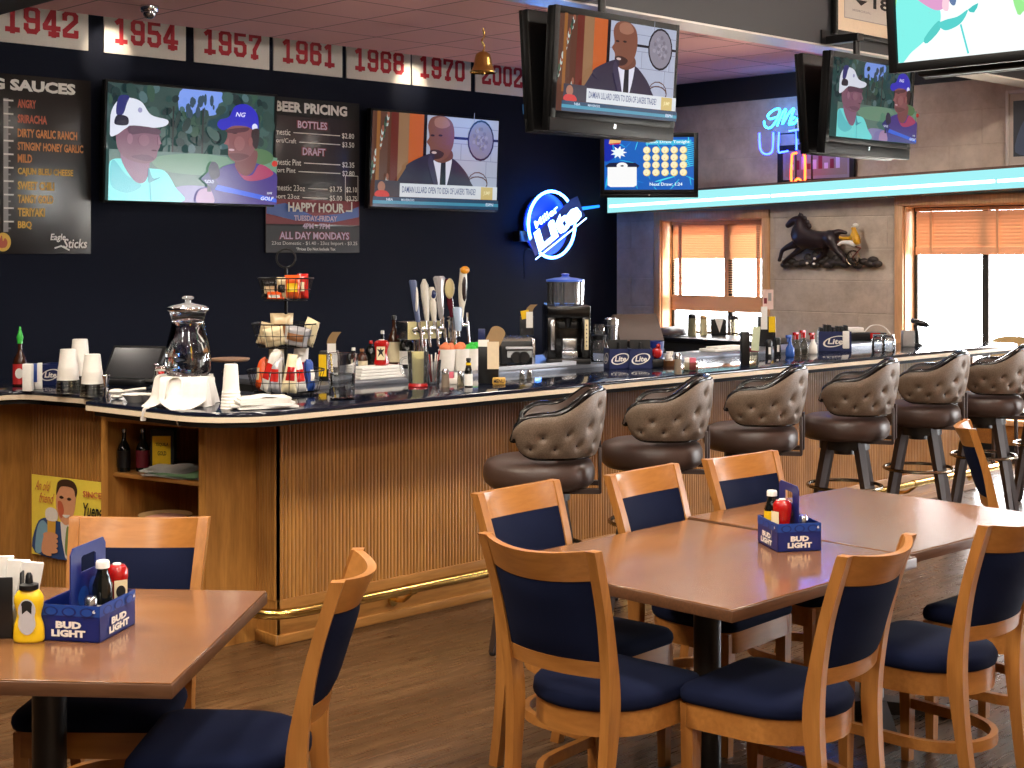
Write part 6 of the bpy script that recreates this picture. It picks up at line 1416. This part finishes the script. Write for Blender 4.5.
# window counter things
ZW = .941
for px, w_, h, c1, c2, lab in ((692, .085, .22, flat('tin_olive', (128, 124, 96), .4), M['black'], 'olive round-topped canister on the window counter, leftmost'), (703.5, .075, .20, flat('tin_cream', (206, 196, 160), .4), BRN, 'cream canister with brown top beside the olive canister'), (734.5, .085, .19, FROST, M['matte_black'], 'clear canister with dark top on the window counter, rightmost')):
    r, k = put_y('canister', px, 9.06 if px < 710 else 8.9, ZW, lab, 'canister', 'canisters on the window counter'); b = MB(); b.lathe([(w_ / 2, 0), (w_ / 2, h * .8), (w_ * .44, h * .82)], 20); part(b, 'body', c1, r); b = MB(); b.lathe([(w_ * .5, h * .8), (w_ * .5, h * .92), (w_ * .3, h)], 20); part(b, 'top', c2, r)
r, k = put_y('black_bin', 718.5, 8.95, ZW, 'black bin with a white folded cone card on the window counter', 'bin', None, FACE); b = MB(); b.box(-.075, .075, -.04, .04, 0, .165, bev=.008); part(b, 'bin', M['matte_black'], r); b = MB(); b.add([(-.045, -.046, .17), (.045, -.046, .17), (.005, -.046, .03), (-.045, -.042, .17), (.045, -.042, .17), (.005, -.042, .03)], [(0, 1, 2), (5, 4, 3), (0, 3, 4, 1), (1, 4, 5, 2), (2, 5, 3, 0)]); part(b, 'cone_card', M['paper'], r)
r, k = put_y('covered_tray', 671, 9.2, ZW, 'dark oval covered tray on the window counter at the left', 'tray', None, 0); b = MB(); b.sphere((0, 0, .012), .27, .11, .012, 28, 6); part(b, 'plate', M['steel'], r); b = MB()
b.lathe([(.24, .02), (.235, .04), (.19, .075), (.1, .092), (.01, .095)], 28, M=Matrix.Diagonal((1, .42, 1, 1))); part(b, 'cover', flat('cover_brown', (50, 38, 36), .3), r)
# --- cabinet shelf contents
def in_cab(o, lx, ly): q_ = RZ(math.atan2(Wd.y, Wd.x)) @ VEC((lx, ly, 0)); o.location.x = W0.x + q_.x; o.location.y = W0.y + q_.y
for px, py, lab in ((117.5, 467, 'dark bottle on the cabinet shelf, left one'), (130.5, 467, 'dark bottle on the cabinet shelf, right one with a red label')):
    r, k = put('liquor_bottle', px, py, .736, lab, 'bottle', 'bottles in the end cabinet'); in_cab(r, .585 if px < 120 else .515, -.07 if px < 120 else -.12); bottle(r, .03, .2, DKG, M['steel'], 'wine', M['black'] if px < 120 else MAR, (.1, .5))
r, k = put('gift_box', 148, 466, .736, 'black box with a yellow label on the cabinet shelf', 'box', None, FACE); in_cab(r, .42, -.16); b = MB(); b.box(-.055, .055, -.03, .03, 0, .2, bev=.003); part(b, 'box', M['matte_black'], r); q = Pic(T(0, -.031, 0)); q.rect(-.045, .03, .04, .17, YELM); q.text('TEQUILA', 0, .13, .06, .018, M['matte_black'], .02); q.text('GOLD', 0, .09, .04, .02, M['matte_black'], .02); q.build('label', r)
r, k = put('paper_stack', 154, 476, .736, 'heap of white papers and green folder spilling over the cabinet shelf', 'papers', None, math.atan2(Wd.y, Wd.x) + PI)
in_cab(r, .33, -.12)
for i, (mt, w_, d_, a) in enumerate(((M['white'], .17, .1, .1), (flat('folder_green', (150, 190, 140), .6), .16, .1, -.05), (M['paper'], .12, .09, .3), (M['paper'], .10, .08, .15), (M['paper'], .085, .07, .4))):
    b = MB(); b.M = T(.08 if i < 2 else 0, 0, .008 * i) @ RZ(a); b.grid(lambda u, v: ((u - .5) * 2 * w_, (v - .5) * 2 * d_, .001 + .004 * math.sin(5 * u + i) ** 2), 10, 6); b.grid(lambda u, v: ((u - .5) * 2 * w_, (v - .5) * 2 * d_, .006 + .004 * math.sin(5 * u + i) ** 2), 10, 6); part(b, 'sheet', mt, r)
r, k = put('glass_bowl', 137, 523, .481, 'shallow patterned glass bowl on the lower cabinet shelf', 'bowl'); in_cab(r, .42, -.17); b = MB(); b.lathe([(.05, 0), (.12, .045), (.125, .055), (.115, .045), (.05, .008), (.002, .008)], 28, cap1=False); part(b, 'bowl', flat('bowl_amber', (196, 160, 110), .2), r); b = MB(); b.lathe([(.1, .04), (.06, .05), (.01, .052)], 20); part(b, 'wrapped_sweets', flat('sweets_pink', (206, 150, 130), .4), r)
r, k = put('paper_stack', 182, 527, .481, 'white paper packet beside the glass bowl in the cabinet', 'papers', None, FACE); in_cab(r, .18, -.14); b = MB(); b.box(-.08, .08, -.06, .06, 0, .03, bev=.006); b.box(-.06, .075, -.05, .05, .03, .045, bev=.006); part(b, 'packet', M['paper'], r)
# --- yellow poster on the reeded return
pa, pb = VEC((3.362, 6.962, 0)), VEC((3.502, 6.41, 0)); dv = (pb - pa); Lp = dv.length; ang = math.atan2(dv.y, dv.x)
o = empty('beer_poster', ((pa.x + pb.x) / 2 - .012, (pa.y + pb.y) / 2 - .004, .437), ang, 'yellow beer poster of a man in a blue suit raising a glass', 'poster')
PY = flat('poster_yellow', (250, 224, 84), .5); PB = flat('poster_blue', (44, 76, 128), .5); PSK = flat('poster_skin', (222, 160, 120), .5); PHR = flat('poster_hair', (60, 40, 30), .5); PLB = flat('poster_lightblue', (130, 176, 200), .5); PGR = flat('poster_green', (130, 150, 90), .5); PRD = flat('poster_rose', (200, 100, 70), .5); BEERC = flat('poster_beer', (222, 170, 70), .4)
b = MB(); b.box(-Lp / 2, Lp / 2, -.006, .0, -.2, .2); part(b, 'board', PY, o); q = Pic(z0=.0065)
def U(u, v): return (-Lp / 2 + u * Lp * .0 + u * .56 - .0, .2 - v * .4)
def pp(pts, m, s=4): q.poly([U(*p) for p in pts], m, s)
pp([(.05, .98), (.07, .62), (.2, .52), (.36, .55), (.55, .55), (.66, .72), (.70, .98)], PB); pp([(.05, .95), (.08, .65), (.16, .56), (.24, .7), (.14, .95)], PLB); pp([(.38, .55), (.44, .98), (.52, .98), (.50, .56)], M['white'], 2); pp([(.46, .62), (.44, .9), (.49, .97), (.54, .85), (.50, .62)], PGR)
pp([(.34, .18), (.33, .40), (.38, .52), (.45, .58), (.52, .52), (.57, .35), (.57, .15), (.46, .08)], PSK); pp([(.35, .3), (.36, .44), (.40, .5), (.43, .40), (.40, .3)], PRD); pp([(.33, .22), (.35, .06), (.44, .01), (.55, .03), (.60, .12), (.58, .22), (.55, .12), (.45, .10), (.38, .12)], PHR); pp([(.41, .46), (.46, .49), (.51, .45), (.46, .45)], M['white'], 3)
for u, v in ((.40, .24), (.50, .25)): pp([(u - .03, v), (u, v - .02), (u + .03, v), (u, v + .02)], PHR, 3)
pp([(.22, .52), (.22, .80), (.32, .80), (.33, .52)], BEERC, 0); pp([(.20, .42), (.21, .54), (.34, .54), (.35, .43), (.28, .38)], M['white'])
for i in range(4): pp([(.17, .72 + .06 * i), (.25, .69 + .06 * i), (.35, .71 + .06 * i), (.34, .76 + .06 * i), (.2, .78 + .06 * i)], PSK)
pp([(.18, .74), (.15, .95), (.28, .98), (.2, .8)], PSK)
x, y = U(.15, .12); q.text('An old', x, y, .10, .05, PRD, .0, slant=.3); x, y = U(.20, .27); q.text('friend', x, y, .10, .05, PRD, .0, slant=.3); x, y = U(.80, .16); q.text('SINCE', x, y, .13, .03, PRD, .02); x, y = U(.86, .38); q.text('Yuengling', x, y, .22, .09, M['matte_black'], .02, slant=.15)
q.build('printed_picture', o)
# --- things on the dining tables
TZ = .753
def caddy_contents(root, spots):
    for fn in spots: fn()
x, y = at(88, 631.5, TZ); r = empty('bottle_carton', (x, y, TZ), FACE - .20, 'blue six-bottle carton with white lettering on the left table', 'carton', 'blue six-bottle cartons'); caddy(r, .17, .20, .093, .235, BLU, BLM, ('BUD', 'LIGHT'))
cl = r
def inside(root, dx, dy): q_ = RZ(root.rotation_euler.z) @ VEC((dx, dy, 0)); return (root.location.x + q_.x, root.location.y + q_.y, TZ + .0045)
o = empty('steak_sauce_bottle', inside(cl, .042, .0), FACE, 'dark sauce bottle with white cap in the left table carton', 'bottle'); bottle(o, .026, .185, DKG, M['white'], 'round', M['paper'], (.1, .4), .55)
o = empty('ketchup_bottle', inside(cl, .050, .064), FACE, 'red ketchup bottle in the left table carton', 'bottle'); bottle(o, .030, .165, REDK, M['white'], 'ketchup', None); q = Pic(RZ(.6) @ T(0, -.031, 0)); q.rect(-.018, .06, .018, .125, LBC); q.ell(0, .095, .013, .016, M['matte_black']); q.build('label', o)
o = empty('salt_shaker', inside(cl, .042, -.066), FACE, 'little glass shaker with pale cap at the front of the left table carton', 'shaker'); b = MB(); b.lathe([(.016, 0), (.017, .05), (.015, .075)], 14); part(b, 'body', M['clear'], o); b = MB(); b.lathe([(.0165, .074), (.0165, .10), (.012, .106)], 14); part(b, 'cap', M['steel'], o)
x, y = at(789, 546, TZ); r = empty('bottle_carton', (x, y, TZ), FACE + .20, 'blue six-bottle carton with white lettering at the middle of the joined tables', 'carton', 'blue six-bottle cartons'); caddy(r, .155, .18, .093, .215, BLU, BLM, ('BUD', 'LIGHT')); cm = r
o = empty('ketchup_bottle', inside(cm, -.040, -.04), FACE, 'red ketchup bottle in the carton on the joined tables', 'bottle'); bottle(o, .032, .165, REDK, M['white'], 'ketchup', None); q = Pic(RZ(-1.0) @ T(0, -.033, 0)); q.rect(-.018, .03, .018, .125, LBC); q.build('label', o)
o = empty('mustard_bottle', inside(cm, -.044, .045), FACE, 'yellow-labelled bottle with white cap in the carton on the joined tables', 'bottle'); bottle(o, .026, .18, DKG, M['white'], 'round', YELM, (.1, .62), .55)
o = empty('salt_shaker', inside(cm, .04, -.02), FACE, 'little silver-capped shaker in the carton on the joined tables', 'shaker'); b = MB(); b.lathe([(.017, 0), (.017, .075)], 14); part(b, 'body', M['clear'], o); b = MB(); b.lathe([(.018, .074), (.018, .095), (.013, .103)], 14); part(b, 'cap', M['steel'], o)
x, y = at(29, 641, TZ); o = empty('mustard_bottle', (x, y, TZ), FACE, 'yellow squeeze mustard bottle with black cap on the left table', 'bottle')
b = MB(); pr = smooth_path([(.036, 0, 0), (.040, .008, 0), (.038, .04, 0), (.031, .066, 0), (.037, .095, 0), (.037, .115, 0), (.026, .132, 0), (.014, .138, 0)], 5)
b.lathe([(p.x, p.y) for p in pr], 28, M=Matrix.Diagonal((1, .62, 1, 1))); part(b, 'bottle_body', YELM, o); b = MB(); b.lathe([(.024, .134), (.024, .146), (.010, .150), (.009, .168), (.005, .176)], 18); part(b, 'cap', M['black'], o)
q = Pic(T(.003, -.0262, 0)); n = 24; q.poly([(lerp(.026, .019, 0) * math.cos(2 * PI * i / n) * (1 - .25 * math.exp(-((.048 * math.sin(2 * PI * i / n)) / .014) ** 2)), .068 + .046 * math.sin(2 * PI * i / n)) for i in range(n)], flat('label_grey', (186, 186, 190), .5)); q.poly([(-.013, .10), (.013, .10), (.012, .075), (0, .085), (-.012, .075)], M['matte_black']); q.ell(0, .1, .014, .01, M['matte_black']); q.build('label', o)
x, y = at(8, 634, TZ); o = empty('menu_holder', (x, y, TZ), FACE + .1, 'black holder stuffed with white drink cards at the left edge of the left table', 'menu holder'); b = MB(); b.box(-.12, .045, -.045, .045, 0, .005); b.box(-.12, .022, -.045, -.04, 0, .158, bev=.002); b.box(-.12, .045, .04, .045, 0, .17, bev=.002); b.box(.04, .045, -.045, .045, 0, .17, bev=.002); part(b, 'holder', M['black'], o)
for i, (x_, a, h) in enumerate(((-.07, -.05, .195), (-.03, .08, .20), (.005, .12, .19), (.03, .18, .185))):
    b = MB(); b.M = T(x_, .0, .006) @ RY(a) @ RZ(.35); b.box(-.028, .028, -.004 - .006, .004, 0, h); part(b, 'drink_card', M['paper'], o)
# tan high-backed seat beyond the bar end
o = empty('tan_bar_chair', (10.95, 5.62, 0), -PI / 2, 'tan rounded chair back just beyond the far end of the bar', 'chair')
b = MB(); TAN = flat('tan_vinyl', (196, 170, 120), .5)
b.grid(lambda u, v: ((u - .5) * .42, .16 + .03 * math.cos((u - .5) * 3), .80 + v * (.28 - .05 * (2 * u - 1) ** 4)), 12, 6); b.grid(lambda u, v: ((.5 - u) * .42, .13 + .03 * math.cos((u - .5) * 3), .80 + v * (.28 - .05 * (2 * u - 1) ** 4)), 12, 6); part(b, 'backrest', TAN, o)
b = MB(); b.box(-.19, .19, -.2, .12, .68, .74, bev=.02); part(b, 'seat', TAN, o)
for sx in (-1, 1):
    for y0_, y1_ in ((-.17, -.2), (.11, .14)): b = MB(); b.tube([(sx * .19, y1_, 0), (sx * .16, y0_, .7)], .016, 8); part(b, 'leg', M['leg_brown'], o)
    b = MB(); b.tube([(sx * .16, .11, .7), (sx * .16, .165, .95)], .012, 8); part(b, 'back_post', M['leg_brown'], o)
# wood panelling below the wide window
b = MB(); b.box(X1 - .02, X1, 4.0, 7.06, .12, .29); struct(b.build('trim_3', M['oak_x']))
# ------------------------------------------------------------------ light, camera
w = bpy.data.worlds.new('World'); SC.world = w; w.use_nodes = True
bg = w.node_tree.nodes['Background']; bg.inputs[0].default_value = (1.0, .98, .95, 1); bg.inputs[1].default_value = 26.0
def area(loc, size, power, color=(1, .84, .66), rot=(0, 0, 0), sy=None):  # unseen fill lamp, added to brighten the room
    l = bpy.data.lights.new('fill_lamp', 'AREA'); l.energy = power; l.color = color; l.size = size
    if sy: l.shape = 'RECTANGLE'; l.size_y = sy
    o = bpy.data.objects.new('fill_lamp', l); COL.objects.link(o); o.location = loc; o.rotation_euler = rot; return o
def spot(loc, target, power, angle=50, color=(1, .84, .62), blend=.5, r=.04):
    l = bpy.data.lights.new('spot_lamp', 'SPOT'); l.energy = power; l.color = color; l.spot_size = math.radians(angle); l.spot_blend = blend; l.shadow_soft_size = r
    o = bpy.data.objects.new('spot_lamp', l); COL.objects.link(o); o.location = loc
    o.rotation_euler = (VEC(target) - VEC(loc)).to_track_quat('-Z', 'Y').to_euler(); return o
for x in (-1.5, 1.0, 3.5):
    for y in (-1.5, 1.0, 3.2): area((x, y, 3.80), .5, 66, (1, .91, .80))
for x in (5.4, 7.6, 9.4): area((x, 3.4, 3.80), .4, 60, (1, .90, .78))
for x in (2.6, 4.4, 6.2, 8.0, 9.6): spot((x, 6.0, 3.3), (x, Y1, 3.36), 95, 40, (1, .91, .80), .8, .1); area((x, 7.6, 3.46), .3, 14, (1, .91, .80))  # unseen spots and fill added to brighten banners and back wall
spot((8.2, 7.4, 3.44), (X1, 7.7, 1.75), 150, 75, (1, .93, .84), .8, .12); spot((8.6, 3.6, 3.8), (X1, 6.6, 2.6), 90, 60, (1, .9, .78), .8, .12)  # unseen spots added to brighten the block wall
sun = bpy.data.lights.new('sun', 'SUN'); sun.energy = 26; sun.color = (1, .84, .60); sun.angle = .02; so = bpy.data.objects.new('sun', sun); COL.objects.link(so)
so.rotation_euler = VEC((-.5, .24, -.8)).to_track_quat('-Z', 'Y').to_euler()
area((1.5, 5.0, 3.80), .5, 130, (1, .86, .68)); area((0.2, 8.0, 3.46), .4, 30, (1, .88, .72))
xa, _ = on_y(412, 80, Y1 - .04); spot((xa, Y1 - .3, ZC - .03), (xa, Y1 - .03, 3.34), 10, 75); xa, _ = on_y(104, 60, Y1 - .04); spot((xa + .05, Y1 - .3, ZC - .03), (xa + .05, Y1 - .03, 3.36), 9, 75)
for wn in (W1, W2, W3):
    l = bpy.data.lights.new('daylight', 'AREA'); l.shape = 'RECTANGLE'
    l.size = wn[1] - wn[0]; l.size_y = wn[3] - wn[2]; l.energy = 1; l.cycles.is_portal = True
    o = bpy.data.objects.new('daylight_portal', l); COL.objects.link(o); o.location = (X1 + .22, (wn[0] + wn[1]) / 2, (wn[2] + wn[3]) / 2)
    o.rotation_euler = (PI / 2, 0, PI / 2)
cam = bpy.data.cameras.new('camera'); co = bpy.data.objects.new('camera', cam); COL.objects.link(co)
cam.sensor_fit = 'HORIZONTAL'; cam.sensor_width = 36; cam.lens = 36 * F / 1024
cam.shift_y = -(384 - HY) / 1024
co.location = (0, 0, CAMH); co.rotation_euler = (PI / 2, 0, -ALPHA); cam.clip_end = 200
# standing behind the tables looking toward the bar
co.rotation_euler = (PI / 2, 0, -(PI / 2 - (PI / 2 - ALPHA)))
SC.camera = co
SC.view_settings.view_transform = 'Standard'; SC.view_settings.look = 'None'; SC.view_settings.gamma = 1; SC.view_settings.use_curve_mapping = False
SC.view_settings.exposure = 0.0
SC.cycles.use_denoising = True
SC.cycles.max_bounces = 8; SC.cycles.transparent_max_bounces = 24; SC.cycles.caustics_reflective = False; SC.cycles.caustics_refractive = False
SC.cycles.sample_clamp_indirect = 6
